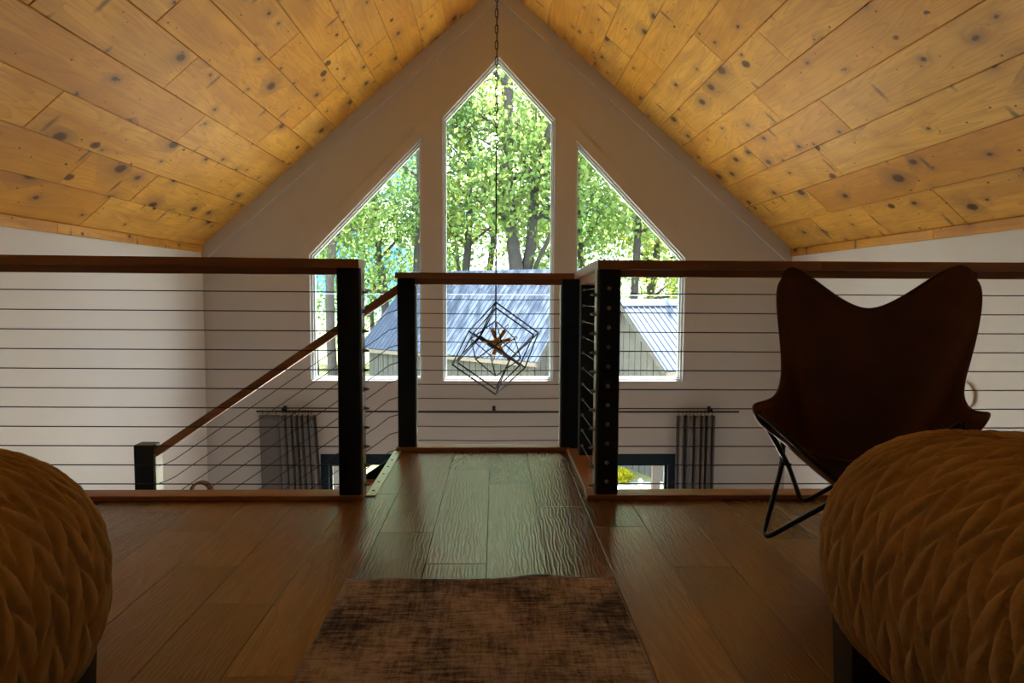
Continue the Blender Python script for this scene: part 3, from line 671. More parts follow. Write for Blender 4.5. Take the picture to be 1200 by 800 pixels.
# ================================================================== BEDS
def quilt_mesh():
    # plan: half width A, half length B; local origin at the bed's centre on the floor; aisle side is -x, far end is +y
    A, B, rc = 0.50, 1.02, 0.23
    zc, hz = 0.405, 0.192
    # perimeter parameter: rounded rectangle, start at mid of aisle side going +y
    def ring(s):
        segs = [('l', (-A, 0.0), (-A, B-rc)), ('c', (-A+rc, B-rc), PI, PI/2), ('l', (-A+rc, B), (A-rc, B)), ('c', (A-rc, B-rc), PI/2, 0),
                ('l', (A, B-rc), (A, -B+rc)), ('c', (A-rc, -B+rc), 0, -PI/2), ('l', (A-rc, -B), (-A+rc, -B)), ('c', (-A+rc, -B+rc), -PI/2, -PI), ('l', (-A, -B+rc), (-A, 0.0))]
        for g in segs:
            if g[0] == 'l':
                a, b = Vector(g[1]), Vector(g[2]); L = (b-a).length
                if s <= L + 1e-9:
                    t = (b-a).normalized(); return a+t*s, Vector((-t.y, t.x))
                s -= L
            else:
                L = rc*PI/2
                if s <= L + 1e-9:
                    q = g[2]+(g[3]-g[2])*s/L; n = Vector((math.cos(q), math.sin(q))); return Vector(g[1])+n*rc, n
                s -= L
        t = Vector((0, 1)); return Vector((-A, 0)), Vector((-1, 0))
    tot = 2*(2*A-2*rc)+2*(2*B-2*rc)+2*PI*rc
    fine_end = (B-rc)+rc*PI/2+0.62
    ss = list(np.arange(0.0, fine_end, 0.0042)) + list(np.arange(fine_end, tot, 0.02))
    PN = [ring(s) for s in ss]
    bx = np.array([p.x for p, n in PN]); by = np.array([p.y for p, n in PN]); nx = np.array([n.x for p, n in PN]); ny = np.array([n.y for p, n in PN])
    ssn = np.array(ss)
    prof = []
    e = 2/2.25
    for a in np.linspace(-88, 90, 150):
        r = math.radians(a); c, s_ = max(0, math.cos(r)), math.sin(r)
        ro = rc-0.002 if a >= 0 else 0.17
        o = ro*(1-c**e); z = zc+hz*(1 if s_ >= 0 else -1)*abs(s_)**e
        prof.append((o, z))
    # resample by length
    P = np.array(prof); L = np.concatenate([[0], np.cumsum(np.hypot(*np.diff(P, axis=0).T))])
    q = np.arange(0, L[-1], 0.0042); O = np.interp(q, L, P[:, 0]); Z = np.interp(q, L, P[:, 1])
    X = bx[None, :]-nx[None, :]*O[:, None]; Y = by[None, :]-ny[None, :]*O[:, None]; ZZ = np.repeat(Z[:, None], len(ss), 1)
    # top: shrink towards the spine
    X1, Y1 = X[-1], Y[-1]; ex, ey, qq = [], [], []
    for t in np.linspace(0.03, 1, 40):
        ex.append(X1*(1-t)); ey.append(np.where(np.abs(Y1) > (B-rc-0.27*t), np.sign(Y1)*np.maximum(B-rc-0.27*t, 0), Y1)); qq.append(L[-1]+0.27*t)
    X = np.vstack([X, ex]); Y = np.vstack([Y, ey]); ZZ = np.vstack([ZZ, np.full((40, len(ss)), Z[-1])])
    Q = np.concatenate([q, qq])
    # slump: gentle unevenness of the stuffing
    ZZ = ZZ + 0.006*np.sin(X*7+1)*np.sin(Y*5)*((ZZ-zc)/hz)
    # quilting: columns of leaf-shaped puffs leaning alternately
    wcol, lp_ = 0.034, 0.068
    U = ssn[None, :]/wcol + 0.10*np.sin(Q[:, None]*60) + 0*Q[:, None]
    k = np.floor(U); fu = U-k; sg = np.where(k % 2 == 0, 1.0, -1.0)
    sl_ = (fu-0.5)*sg
    xx = 2*fu-1
    V = Q[:, None]/lp_ - sg*(0.36*xx+0.30*xx**5) + 0.37*(k % 2)
    V = V + 0.13*np.sin(k*2.3+np.floor(V)*1.7)*0.4
    fv = V-np.floor(V)
    prof_u = np.clip(1-np.abs(2*fu-1)**4.5, 0, 1)**0.5
    prof_v = np.clip(1-np.abs(2*fv-1)**2.2, 0, 1)**0.5
    H = 0.0125*prof_v*(0.15+0.85*prof_u)
    wr = 0.0008*np.sin(U*23+3*np.sin(V*5))*np.sin(V*17+k)
    H = H + wr
    # outward normals from the profile
    dO = np.gradient(O, q); dZ = np.gradient(Z, q)
    no = np.concatenate([dZ, np.zeros(40)]); nz = np.concatenate([dO, np.ones(40)])
    ln = np.hypot(no, nz); no /= ln; nz /= ln
    X = X + nx[None, :]*no[:, None]*H; Y = Y + ny[None, :]*no[:, None]*H; ZZ = ZZ + nz[:, None]*H
    nv, nu = X.shape
    verts = np.stack([X.ravel(), Y.ravel(), ZZ.ravel()], 1)
    i = np.arange(nv-1)[:, None]*nu; j = np.arange(nu)[None, :]; j2 = (j+1) % nu
    faces = np.stack([(i+j).ravel(), (i+nu+j).ravel(), (i+nu+j2).ravel(), (i+j2).ravel()], 1)
    me = bpy.data.meshes.new('quilt')
    me.vertices.add(len(verts)); me.vertices.foreach_set('co', verts.astype(np.float32).ravel())
    nf = len(faces); me.loops.add(nf*4); me.loops.foreach_set('vertex_index', faces.astype(np.int32).ravel())
    me.polygons.add(nf); me.polygons.foreach_set('loop_start', np.arange(0, nf*4, 4, dtype=np.int32))
    me.update(calc_edges=True); me.validate(); shade(me); return me
qm = quilt_mesh()
def bed(label, x, y, mirror):
    root = thing('bed', label, 'bed', (x, y, 0.0), group='twin beds either side of the camera')
    m = -1 if mirror else 1
    q = newobj('quilt', qm, 'quilt', root); q.scale = (m, 1, 1)
    MB().box(-0.37, 0.37, -0.93, 0.93, 0.15, 0.225, 0.006).build('bed_frame', 'dark_leg', root)
    for sx in (-1, 1):
        for sy in (-1, 1):
            mb = MB(); cx, cy_ = sx*0.432, sy*0.845
            vs_ = []
            for z, r in ((0, 0.024), (0.285, 0.036)):
                vs_ += [(cx-r, cy_-r, z), (cx+r, cy_-r, z), (cx+r, cy_+r, z), (cx-r, cy_+r, z)]
            mb.add(vs_, [(3, 2, 1, 0), (4, 5, 6, 7)]+[(i, (i+1) % 4, 4+(i+1) % 4, 4+i) for i in range(4)]).build('leg', 'dark_leg', root)
    return root
bed('mustard quilted bed at the lower right, in front of the leather chair', 1.058, 0.31, False)
bed('mustard quilted bed at the lower left corner of the view', -1.078, 0.19, True)

# ================================================================== BUTTERFLY CHAIR
CH = thing('butterfly_chair', 'dark brown leather butterfly chair on thin black folding frame', 'chair', (1.26, 2.355, 0), math.radians(-37.4))
F = {1: (-.26, -.26, .010), 2: (-.26, .26, .010), 3: (.26, .26, .010), 4: (.26, -.26, .010)}
P = {1: (-.275, -.270, .440), 4: (.290, -.275, .470), 2: (-.365, .350, .900), 3: (.268, .412, .910)}
def crossing(a, b, off):
    p = (Vector(F[a])+Vector(F[b]))/2; p.z = 0.218
    n = Vector((p.x, p.y, 0)).normalized(); return p+n*off
def frame_rod(f, sideA, topA, sideB, topB):
    pts = [P[topA], crossing(f, sideA, 0.010 if f in (1, 3) else -0.010), F[f], crossing(f, sideB, 0.010 if f in (1, 3) else -0.010), P[topB]]
    MB().tube(rounded(pts, 0.055, 6), 0.0088, 10).build('frame_rod', 'black', CH)
frame_rod(1, 2, 2, 4, 4); frame_rod(2, 1, 1, 3, 3); frame_rod(3, 4, 4, 2, 2); frame_rod(4, 3, 3, 1, 1)
for a, b in ((1, 2), (2, 3), (3, 4), (4, 1)):
    c = crossing(a, b, 0); n = Vector((c.x, c.y, 0)).normalized()
    MB().tube([c-n*0.021, c+n*0.021], 0.006, 8).build('pivot_bolt', 'black', CH)
def sling():
    def catmull(pts, t):
        P_ = [Vector(p) for p in pts]; n = len(P_)-1; x = min(max(t, 0), 1)*n; i = min(int(x), n-1); f = x-i
        p0 = P_[i-1] if i > 0 else P_[0]*2-P_[1]; p1, p2 = P_[i], P_[i+1]; p3 = P_[i+2] if i+2 <= n else P_[n]*2-P_[n-1]
        return 0.5*((2*p1)+(p2-p0)*f+(2*p0-5*p1+4*p2-p3)*f*f+(-p0+3*p1-3*p2+p3)*f**3)
    c1, c4 = Vector((-.385, -.375, .545)), Vector((.425, -.372, .640))
    c2, c3 = Vector((-.462, .285, 1.115)), Vector((.358, .365, 1.120))
    def front(u):
        q = 2*u-1; p = c1.lerp(c4, u); return Vector((p.x, -.19+(p.y+.19)*abs(q)**2.0, .300+(p.z-.300)*abs(q)**2.6))
    def back(u):
        q = 2*u-1; p = c2.lerp(c3, u); zc_ = c2.z+(c3.z-c2.z)*u
        return Vector((p.x, p.y-.055*(1-q*q), .752+(zc_-.752)*(q*q+0.02)**0.66/(1.02**0.66)))
    Lp = [c1, (-.310, -.12, .462), (-.305, .07, .505), (-.350, .19, .70), c2]
    Rp = [c4, (.335, -.12, .490), (.268, .09, .510), (.290, .235, .70), c3]
    def S(u, v):
        lf, rt, fr, bk = catmull(Lp, v), catmull(Rp, v), front(u), back(u)
        bl = (c1*(1-u)+c4*u)*(1-v)+(c2*(1-u)+c3*u)*v
        p = fr*(1-v)+bk*v+lf*(1-u)+rt*u-bl
        bump = 16*u*(1-u)*v*(1-v)
        p.z -= 0.060*bump; p.y += 0.050*bump*v
        return p
    n = 48; vs_, fs = [], []
    for j in range(n+1):
        for i in range(n+1):
            a, b = 2*i/n-1, 2*j/n-1; k = 0.30
            a2 = a*math.sqrt(1-k*abs(b)**6); b2 = b*math.sqrt(1-k*abs(a)**6)
            vs_.append(S((a2+1)/2, (b2+1)/2))
    for j in range(n):
        for i in range(n):
            q = j*(n+1)+i; fs.append((q, q+1, q+n+2, q+n+1))
    border = [vs_[i] for i in range(n+1)]+[vs_[j*(n+1)+n] for j in range(1, n+1)]+[vs_[n*(n+1)+i] for i in range(n-1, -1, -1)]+[vs_[j*(n+1)] for j in range(n-1, 0, -1)]
    return vs_, fs, border
sv, sf, border = sling()
o = MB().add(sv, sf, True).build('leather_sling', 'leather', CH)
md = o.modifiers.new('thickness', 'SOLIDIFY'); md.thickness = 0.004; md.offset = 0
MB().tube(border, 0.0042, 6, closed=True).build('edge_binding', 'leather', CH)

# ================================================================== RUG
nxr, nyr = 60, 90
RX0, RX1, RY0, RY1 = -0.427, 0.346, 0.55, 2.005
vs_, fs = [], []
for j in range(nyr+1):
    for i in range(nxr+1):
        a, b = i/nxr, j/nyr
        x = RX0+(RX1-RX0)*a; y = RY0+(RY1-RY0)*b
        z = 0.0085+0.0012*math.sin(a*9+b*4)*math.sin(b*11)
        far = max(0, (b-0.96)/0.04)
        y += 0.010*far*math.exp(-((a-0.72)/0.10)**2)
        d = math.hypot(1-a, (1-b)*1.6)
        z += 0.020*max(0, 1-d/0.05)**2 + 0.006*far*math.exp(-((a-0.72)/0.10)**2)
        vs_.append((x, y, z))
for j in range(nyr):
    for i in range(nxr):
        q = j*(nxr+1)+i; fs.append((q, q+1, q+nxr+2, q+nxr+1))
rug = MB().add([(x-(RX0+RX1)/2, y-1.28, z) for x, y, z in vs_], fs, True).build('area_rug', 'rug'); rug.location = ((RX0+RX1)/2, 1.28, 0.0)
md = rug.modifiers.new('thickness', 'SOLIDIFY'); md.thickness = 0.006; md.offset = -1
tag(rug, 'worn brown distressed rug on the loft floor in the foreground', 'rug')

# ================================================================== PENDANT
YP = 5.3
PD = thing('pendant_light', 'black wire nested cube pendant with brass starburst on a chain', 'pendant light', (0.005, YP, 0.413))
def corner_cube(s, phi):
    a = s*math.sqrt(2/3); h = s/math.sqrt(3); top = Vector((0, 0, 1.5*h)); e = []
    for k in range(3):
        q = phi+2*PI*k/3; e.append(Vector((a*math.cos(q), a*math.sin(q), -h)))
    V = {}
    for i in (0, 1):
        for j in (0, 1):
            for k in (0, 1): V[(i, j, k)] = top+e[0]*i+e[1]*j+e[2]*k
    E_ = []
    for key in V:
        for ax in range(3):
            if key[ax] == 0:
                k2 = list(key); k2[ax] = 1; E_.append((V[key], V[tuple(k2)]))
    return E_, V
for s, phi, r, mt, nm in ((0.400, math.radians(10), 0.0058, 'black', 'outer_cube'), (0.352, math.radians(7), 0.0058, 'black', 'middle_cube'), (0.240, math.radians(42), 0.0048, 'bronze', 'inner_cube')):
    E_, V = corner_cube(s, phi)
    c = MB().lathe([(0.0, 0.006), (0.006, 0.0), (0.0, -0.006)], 8, tuple(V[(0, 0, 0)])).build(nm, mt, PD)
    for a, b in E_: MB().tube([a, b], r, 4).build('wire_bar', mt, c)
hub = MB().lathe([(0.0, 0.040), (0.024, 0.032), (0.038, 0.012), (0.039, -0.010), (0.028, -0.031), (0.0, -0.040)], 16, (0.012, 0, 0.045)).build('hub', 'brass', PD)
H0 = Vector((0.012, 0, 0.045))
t = NT('clear_bulb'); tr = t.n('ShaderNodeBsdfTransparent'); gl = t.n('ShaderNodeBsdfGlossy'); gl.inputs['Roughness'].default_value = 0.05
fr = t.n('ShaderNodeFresnel'); fr.inputs['IOR'].default_value = 1.5; mx = t.n('ShaderNodeMixShader')
t.l(fr.outputs[0], mx.inputs[0]); t.l(tr.outputs[0], mx.inputs[1]); t.l(gl.outputs[0], mx.inputs[2]); t.l(mx.outputs[0], t.out.inputs['Surface']); M['bulb'] = t.m
for d in ((-0.36, 0.2, 0.9), (0.52, 0.1, 0.85), (-0.98, -0.1, 0.12), (0.9, -0.2, 0.25), (-0.25, -0.5, -0.83), (0.50, 0.1, -0.86), (0.1, 0.97, 0.2), (0.05, -0.95, 0.1)):
    D = Vector(d).normalized()
    s_ = MB().tube([H0+D*0.026, H0+D*0.104], [0.012, 0.0165], 10).build('socket_arm', 'brass', PD)
    pts = [H0+D*q for q in (0.104, 0.114, 0.132, 0.150, 0.160)]
    MB().tube(pts, [0.007, 0.013, 0.015, 0.011, 0.003], 10).build('bulb', 'bulb', s_)
ztop = 0.40/math.sqrt(3)*1.5
MB().tube([(0, 0, 0.07), (0, 0, 1.50)], 0.0055, 8).build('down_rod', 'black', PD)
MB().tube([(0.004, 0, 1.50), (0.004, 0, 3.44)], 0.0022, 6).build('cord', 'black', PD)
lk = MB(); lp_ = []
for k in range(16):
    q = 2*PI*k/16; lp_.append((0.011*math.cos(q), 0, 0.018*math.sin(q)+(0.014 if math.sin(q) > 0 else -0.014)))
lkm = lk.tube(lp_, 0.0032, 6, closed=True).mesh('chain_link'); z = 1.52; k = 0
while z < 3.45:
    o = newobj('chain_link', lkm, 'black', PD); o.location = (0, 0, z+0.02); o.rotation_euler = (0, 0, 0 if k % 2 == 0 else PI/2); z += 0.056; k += 1
MB().lathe([(0.0, 3.455), (0.058, 3.46), (0.062, 3.475), (0.062, 3.53)], 20).build('canopy', 'black', PD)

# ================================================================== CURTAINS AND ROD
CR = thing('curtain_rod', 'thin dark curtain rod across the gable wall under the windows', 'curtain rod', (0.05, YG-0.09, -0.405))
MB().tube([(-2.505, 0, 0), (2.505, 0, 0)], 0.0095, 10).build('rod', 'black', CR)
for x in (-2.235, -0.06, 2.215):
    MB().tube([(x, 0, 0.012), (x, 0.078, 0.018)], 0.007, 8).lathe([(0, 0.026), (0.012, 0.022), (0.016, 0.012), (0.012, 0.0), (0, -0.004)], 12, (x, 0, 0.006)).box(x-0.016, x+0.016, 0.072, 0.089, -0.02, 0.045).build('bracket', 'black', CR)
def curtain(label, xa0, xa1, xb0, xb1, folds, flat):
    cx = (xa0+xa1)/2
    root = thing('curtain', label, 'curtain', (cx, YG-0.09, ZF))
    n, m = 150, 40; vs_ = []; fs = []
    ztop, zbot = -0.445-ZF, 0.03
    for j in range(m+1):
        t = j/m; z = ztop+(zbot-ztop)*t
        g = min(1, t*1.2)
        for i in range(n+1):
            a = i/n
            x = (xa0+(xa1-xa0)*a)*(1-t)+(xb0+(xb1-xb0)*a)*t - cx
            amp = 0.028 if a > flat else 0.006
            w_ = min(1, max(0, (a-flat)/0.06)); amp = 0.006+(0.032-0.006)*w_
            ph = 2*PI*folds*max(0, (a-flat))/(1-flat) + 1.3*math.sin(a*9)
            y = amp*(math.sin(ph)+0.35*math.sin(2.3*ph+1+t*1.5)) + 0.012*math.sin(a*7)*(1-w_)
            x += 0.010*w_*math.sin(ph*1.0+1.6)*(0.6+0.4*t)
            vs_.append((x, y, z))
    for j in range(m):
        for i in range(n):
            q = j*(n+1)+i; fs.append((q, q+n+1, q+n+2, q+1))
    c = MB().add(vs_, fs, True).build('cloth', 'curtain', root)
    md = c.modifiers.new('thickness', 'SOLIDIFY'); md.thickness = 0.004
    rm = MB().tube([(0, 0.0155*math.cos(2*PI*k/14), 0.0155*math.sin(2*PI*k/14)) for k in range(14)], 0.0022, 5, closed=True).tube([(0, 0, -0.016), (0, 0, -0.044)], 0.0024, 5).mesh('curtain_ring')
    xs = [0.06, 0.30] + [0.42+0.055*k for k in range(10)] if flat > 0.2 else [0.06+0.095*k for k in range(10)]
    for a in xs:
        o = newobj('curtain_ring', rm, 'black', root); o.location = (xa0+(xa1-xa0)*a-cx, 0, -0.405-ZF)
curtain('grey curtain panel at the left end of the rod, near the stairs', -2.43, -1.84, -2.39, -1.70, 6.5, 0.30)
curtain('grey pleated curtain panel at the right end of the rod', 1.90, 2.31, 1.91, 2.31, 5.5, 0.04)

# ================================================================== SMALL INDOOR THINGS
LP = thing('hoop_lamp', 'brown bentwood hoop top peeking over the curb left of the curtain', 'lamp', (-2.64, 6.35, ZF))
pts = []
zt = 2.015
for k in range(13):
    q = PI*k/12; pts.append((0.088*math.cos(q), 0, zt-0.088+0.088*math.sin(q)))
pts = [(0.088, 0, 0.03)]+pts+[(-0.088, 0, 0.03)]
vs_, fs = [], []
for i, p in enumerate(pts):
    d = Vector((0, 0, 1)) if i in (0,) else None
    c = Vector((0, 0, min(p[2], zt-0.088))); n_ = (Vector(p)-c).normalized()
    for (r, y) in ((-0.011, -0.03), (0.011, -0.03), (0.011, 0.03), (-0.011, 0.03)): vs_.append(Vector(p)+n_*r+Vector((0, y, 0)))
for i in range(len(pts)-1):
    for k in range(4):
        l = (k+1) % 4; fs.append((i*4+k, i*4+l, i*4+4+l, i*4+4+k))
MB().add(vs_, fs).build('hoop', 'bent', LP)
MB().lathe([(0.0, 0.0), (0.16, 0.0), (0.16, 0.025), (0.14, 0.032), (0.0, 0.032)], 24).build('base', 'black', LP)
WR = tag(MB().tube([(0, 0.082*math.cos(2*PI*k/28), 0.082*math.sin(2*PI*k/28)) for k in range(28)], 0.009, 8, closed=True).build('wall_hoop', 'rope'), 'pale round hoop on the right wall beside the leather chair', 'hoop')
WR.location = (XR-0.009, 4.55, 0.175)

# ================================================================== OUTSIDE
ZG = -3.1
tag(MB().box(-60, 60, YG+0.2, 110, ZG-0.3, ZG).build('ground', 'ground'), 'grassy yard around the sheds', kind='structure')
tag(MB().add([(-2, 13.75, ZG+0.01), (6, 13.75, ZG+0.01), (6, 14.45, ZG+0.012), (-2, 14.45, ZG+0.012), (-2, 13.75, ZG-0.05), (6, 13.75, ZG-0.05), (6, 14.45, ZG-0.05), (-2, 14.45, ZG-0.05)],
    [(0, 1, 2, 3), (7, 6, 5, 4), (0, 4, 5, 1), (1, 5, 6, 2), (2, 6, 7, 3), (3, 7, 4, 0)]).build('gravel_path', 'gravel'), 'pale gravel strip in front of the shed', kind='structure')
DK = tag(MB().box(-2.9, 3.9, YG+0.2, 13.7, ZG, ZG+0.11).build('deck', 'subfloor'), 'timber deck outside the patio door', kind='structure')
me, _ = plank_mesh(-2.95, 3.95, 0, 0.138, 0.0, 0.028, 0.003)
y = YG+0.29
while y < 13.65:
    o = newobj('deck_board', me, 'deck', DK); o.location = (0.5, y, ZG+0.11); y += 0.144
for x, lab in ((-2.13, 'grey timber porch post outside, left of the patio door'), (2.20, 'grey timber porch post outside, right of the patio door')):
    pr = thing('porch_post', lab, 'post', (x, 9.5, ZG+0.138))
    MB().box(-0.052, 0.052, -0.052, 0.052, 0.0, 2.36, 0.006).build('shaft', 'porch', pr)
    MB().box(-0.068, 0.068, -0.068, 0.068, 0.0, 0.12, 0.006).build('plinth', 'porch', pr)

def shed(label, E0, d, n, length, run, rise, ze, over=0.22, back=None):
    """E0: near-left eave corner of the roof; d: ridge direction; n: from eave to ridge; ze: eave height."""
    d = Vector((*d, 0)).normalized(); n = Vector((*n, 0)).normalized()
    root = thing('shed', label, 'shed', (E0[0], E0[1], ZG))
    run_b = run if back is None else back
    org = Vector((E0[0], E0[1], ZG))
    def W(a, b, z): return Vector((0, 0, z-ZG)) + d*a + n*b      # local to root
    # roof panels
    nr = 5; pitch = 0.15; pw = nr*pitch
    cnt = int(round(length/pw)); pw = length/cnt; pitch = pw/nr
    sl_ = math.hypot(run, rise)
    vs_, fs = [], []
    prof = []
    for r in range(nr):
        x = r*pitch
        prof += [(x, 0.0), (x+pitch*0.32, 0.0), (x+pitch*0.42, 0.022), (x+pitch*0.58, 0.022), (x+pitch*0.68, 0.0)]
    prof.append((pw, 0.0))
    def panel_mesh(slen):
        m = MB(); k = len(prof)
        vs_ = [(p[0], 0.0, p[1]) for p in prof]+[(p[0], slen, p[1]) for p in prof]+[(p[0], 0.0, p[1]-0.02) for p in prof]+[(p[0], slen, p[1]-0.02) for p in prof]
        fs = []
        for i in range(k-1):
            fs += [(i, i+1, k+i+1, k+i), (2*k+i+1, 2*k+i, 3*k+i, 3*k+i+1), (2*k+i, 2*k+i+1, i+1, i), (k+i, k+i+1, 3*k+i+1, 3*k+i)]
        return m.add(vs_, fs).mesh('roof_panel')
    ang = math.atan2(rise, run)
    pmf = panel_mesh(sl_); rise_b = rise*run_b/run; pmb = panel_mesh(math.hypot(run_b, rise_b))
    yax = n*math.cos(ang)+Vector((0, 0, math.sin(ang))); xax = d.copy()
    if xax.cross(yax).z < 0: xax = -d; off = length
    else: off = 0.0
    zax = xax.cross(yax)
    R = Matrix((xax, yax, zax)).transposed().to_4x4()
    for i in range(cnt):
        o = newobj('roof_panel', pmf, 'roofmetal', root)
        a = i*pw if off == 0 else length-i*pw
        o.matrix_local = Matrix.Translation(W(a, 0, ze)) @ R
    yb = -n*math.cos(ang)+Vector((0, 0, math.sin(ang))); xb_ = -xax; zb_ = xb_.cross(yb)
    Rb = Matrix((xb_, yb, zb_)).transposed().to_4x4()
    for i in range(cnt):
        o = newobj('roof_panel', pmb, 'roofmetal', root)
        a = (i+1)*pw if off == 0 else length-(i+1)*pw
        o.matrix_local = Matrix.Translation(W(a, run+run_b, ze+rise-rise_b)) @ Rb
    # ridge cap
    rc_ = MB(); zr = ze+rise
    cs = [(-0.16, -0.16*math.tan(ang)+0.05), (0, 0.065), (0.16, -0.16*math.tan(ang)+0.05), (0, 0.02)]
    vs_ = [W(a, run+b, zr+z) for a in (-0.02, length+0.02) for b, z in cs]
    rc_.add(vs_, [(0, 1, 5, 4), (1, 2, 6, 5), (2, 3, 7, 6), (3, 0, 4, 7), (0, 3, 2, 1), (4, 5, 6, 7)]).build('ridge_cap', 'roofmetal', root)
    # eave fascia
    def hexa(pts, name, mat, par): return MB().add(pts, [(3, 2, 1, 0), (4, 5, 6, 7), (0, 1, 5, 4), (1, 2, 6, 5), (2, 3, 7, 6), (3, 0, 4, 7)]).build(name, mat, par)
    hexa([W(0, 0.02, ze-0.12), W(length, 0.02, ze-0.12), W(length, 0.06, ze-0.12), W(0, 0.06, ze-0.12), W(0, 0.02, ze-0.02), W(length, 0.02, ze-0.02), W(length, 0.06, ze-0.02), W(0, 0.06, ze-0.02)], 'fascia_board', 'fascia', root)
    # rake boards at both ends
    for a in (0.0, length-0.03):
        for sgn in (0, 1):
            b0, z0_ = (0.0, ze) if sgn == 0 else (run+run_b, ze+rise-rise_b)
            hexa([W(a, b0, z0_-0.14), W(a+0.03, b0, z0_-0.14), W(a+0.03, run, zr-0.16), W(a, run, zr-0.16), W(a, b0, z0_-0.022), W(a+0.03, b0, z0_-0.022), W(a+0.03, run, zr-0.022), W(a, run, zr-0.022)], 'rake_board', 'shedboard', root)
    # walls of vertical boards
    wlen = length-2*over; wb0, wb1 = over, run+run_b-over
    core = MB()
    def roofz(b): return (ze+rise*b/run if b <= run else zr-rise_b*(b-run)/run_b) - 0.06
    def wall_boards(p0, dirv, outv, total, hfun, name='wall_board'):
        bw = 0.20; cnt = int(total/bw); bw = total/cnt
        for i in range(cnt):
            g = 0.010; a, b = i*bw+g, (i+1)*bw-g; t_ = 0.022+random.uniform(-0.004, 0.006)
            ha, hb = hfun(a), hfun(b)
            pa, pb = p0+dirv*a, p0+dirv*b
            MBp = [pa, pb, pb+outv*t_, pa+outv*t_]
            pts = [Vector((q.x, q.y, 0.0)) for q in MBp] + [Vector((q.x, q.y, h_)) for q, h_ in zip(MBp, (ha, hb, hb, ha))]
            MB().add(pts, [(3, 2, 1, 0), (4, 5, 6, 7), (0, 1, 5, 4), (1, 2, 6, 5), (2, 3, 7, 6), (3, 0, 4, 7)]).build(name, 'shedboard', root)
    wall_boards(W(over, wb0, 0), d, -n, wlen, lambda a: roofz(wb0)-ZG)
    for a, out in ((over, -d), (length-over, d)):
        wall_boards(W(a, wb0, 0), n, out, wb1-wb0, lambda t_: roofz(wb0+t_)-ZG)
    # inner shell
    corners = [W(over+0.01, wb0+0.01, 0), W(length-over-0.01, wb0+0.01, 0), W(length-over-0.01, wb1, 0), W(over+0.01, wb1, 0)]
    top_f = roofz(wb0)-ZG-0.03; top_b = roofz(wb1)-ZG-0.03
    pts = [Vector((q.x, q.y, 0)) for q in corners]+[Vector((corners[0].x, corners[0].y, top_f)), Vector((corners[1].x, corners[1].y, top_f)), Vector((corners[2].x, corners[2].y, top_b)), Vector((corners[3].x, corners[3].y, top_b))]
    r0 = W(over+0.01, run, zr-0.12); r1 = W(length-over-0.01, run, zr-0.12)
    pts += [r0, r1]
    MB().add(pts, [(3, 2, 1, 0), (0, 1, 5, 4), (2, 3, 7, 6), (0, 4, 8, 7, 3), (1, 2, 6, 9, 5), (4, 5, 9, 8), (6, 7, 8, 9)]).build('core_wall', 'porch', root)
    return root
shed('weathered board shed with blue grey ribbed metal roof behind the centre window', (-3.86, 20.1), (0.766, -0.643), (0.643, 0.766), 6.28, 2.1, 2.12, -0.75)
shed('smaller board shed with ribbed metal roof seen through the right window', (3.45, 14.2), (0.90, 0.43), (-0.43, 0.90), 5.4, 1.62, 1.38, -0.75)

# utility wire, lantern, shrub
uw = tag(MB().tube([(-14+i*2.0, 0, 0.02*((i-7)/7)**2) for i in range(15)], 0.0045, 6).build('utility_wire', 'whitewire'), 'thin white wire crossing in front of the shed roofs', 'wire'); uw.location = (0, 10.2, 0.795)
for x in (-14.05, 14.05):
    pp = tag(MB().tube([(0, 0, 0), (0, 0, 4.4)], [0.11, 0.08], 10).build('utility_pole', 'bark'), 'wooden pole holding the %s end of the white wire' % ('left' if x < 0 else 'right'), 'pole'); pp.location = (x, 10.2, ZG)
ln = thing('garden_lantern', 'small white garden lantern beside the yellow shrub', 'lantern', (2.97, 14.15, ZG+0.01))
MB().box(-0.04, 0.04, -0.04, 0.04, 0.0, 0.02).box(-0.028, 0.028, -0.028, 0.028, 0.02, 0.11, 0.004).build('body', 'lantern', ln)
MB().add([(-0.05, -0.05, 0.11), (0.05, -0.05, 0.11), (0.05, 0.05, 0.11), (-0.05, 0.05, 0.11), (0, 0, 0.165)], [(3, 2, 1, 0), (0, 1, 4), (1, 2, 4), (2, 3, 4), (3, 0, 4)]).build('roof', 'lantern', ln)

def leaves_mesh(name, centers, per, spread, size, seed):
    r = np.random.default_rng(seed); C = np.asarray(centers)
    n = len(C)*per
    P_ = np.repeat(C, per, 0) + r.normal(0, 1, (n, 3))*np.array([spread, spread, spread*0.75])
    ax = r.normal(0, 1, (n, 3)); ax[:, 2] -= 0.6; ax /= np.linalg.norm(ax, axis=1)[:, None]
    b = np.cross(ax, r.normal(0, 1, (n, 3))); b /= np.linalg.norm(b, axis=1)[:, None]
    L = size*r.uniform(0.7, 1.35, n)[:, None]; Wd = L*0.36
    nn = np.cross(ax, b)
    v = np.stack([P_, P_+ax*L*0.5+b*Wd+nn*L*0.08, P_+ax*L, P_+ax*L*0.5-b*Wd+nn*L*0.08], 1).reshape(-1, 3)
    me = bpy.data.meshes.new(name); me.vertices.add(len(v)); me.vertices.foreach_set('co', v.astype(np.float32).ravel())
    me.loops.add(n*4); me.loops.foreach_set('vertex_index', np.arange(n*4, dtype=np.int32)); me.polygons.add(n)
    me.polygons.foreach_set('loop_start', np.arange(0, n*4, 4, dtype=np.int32)); me.update(calc_edges=True); return me

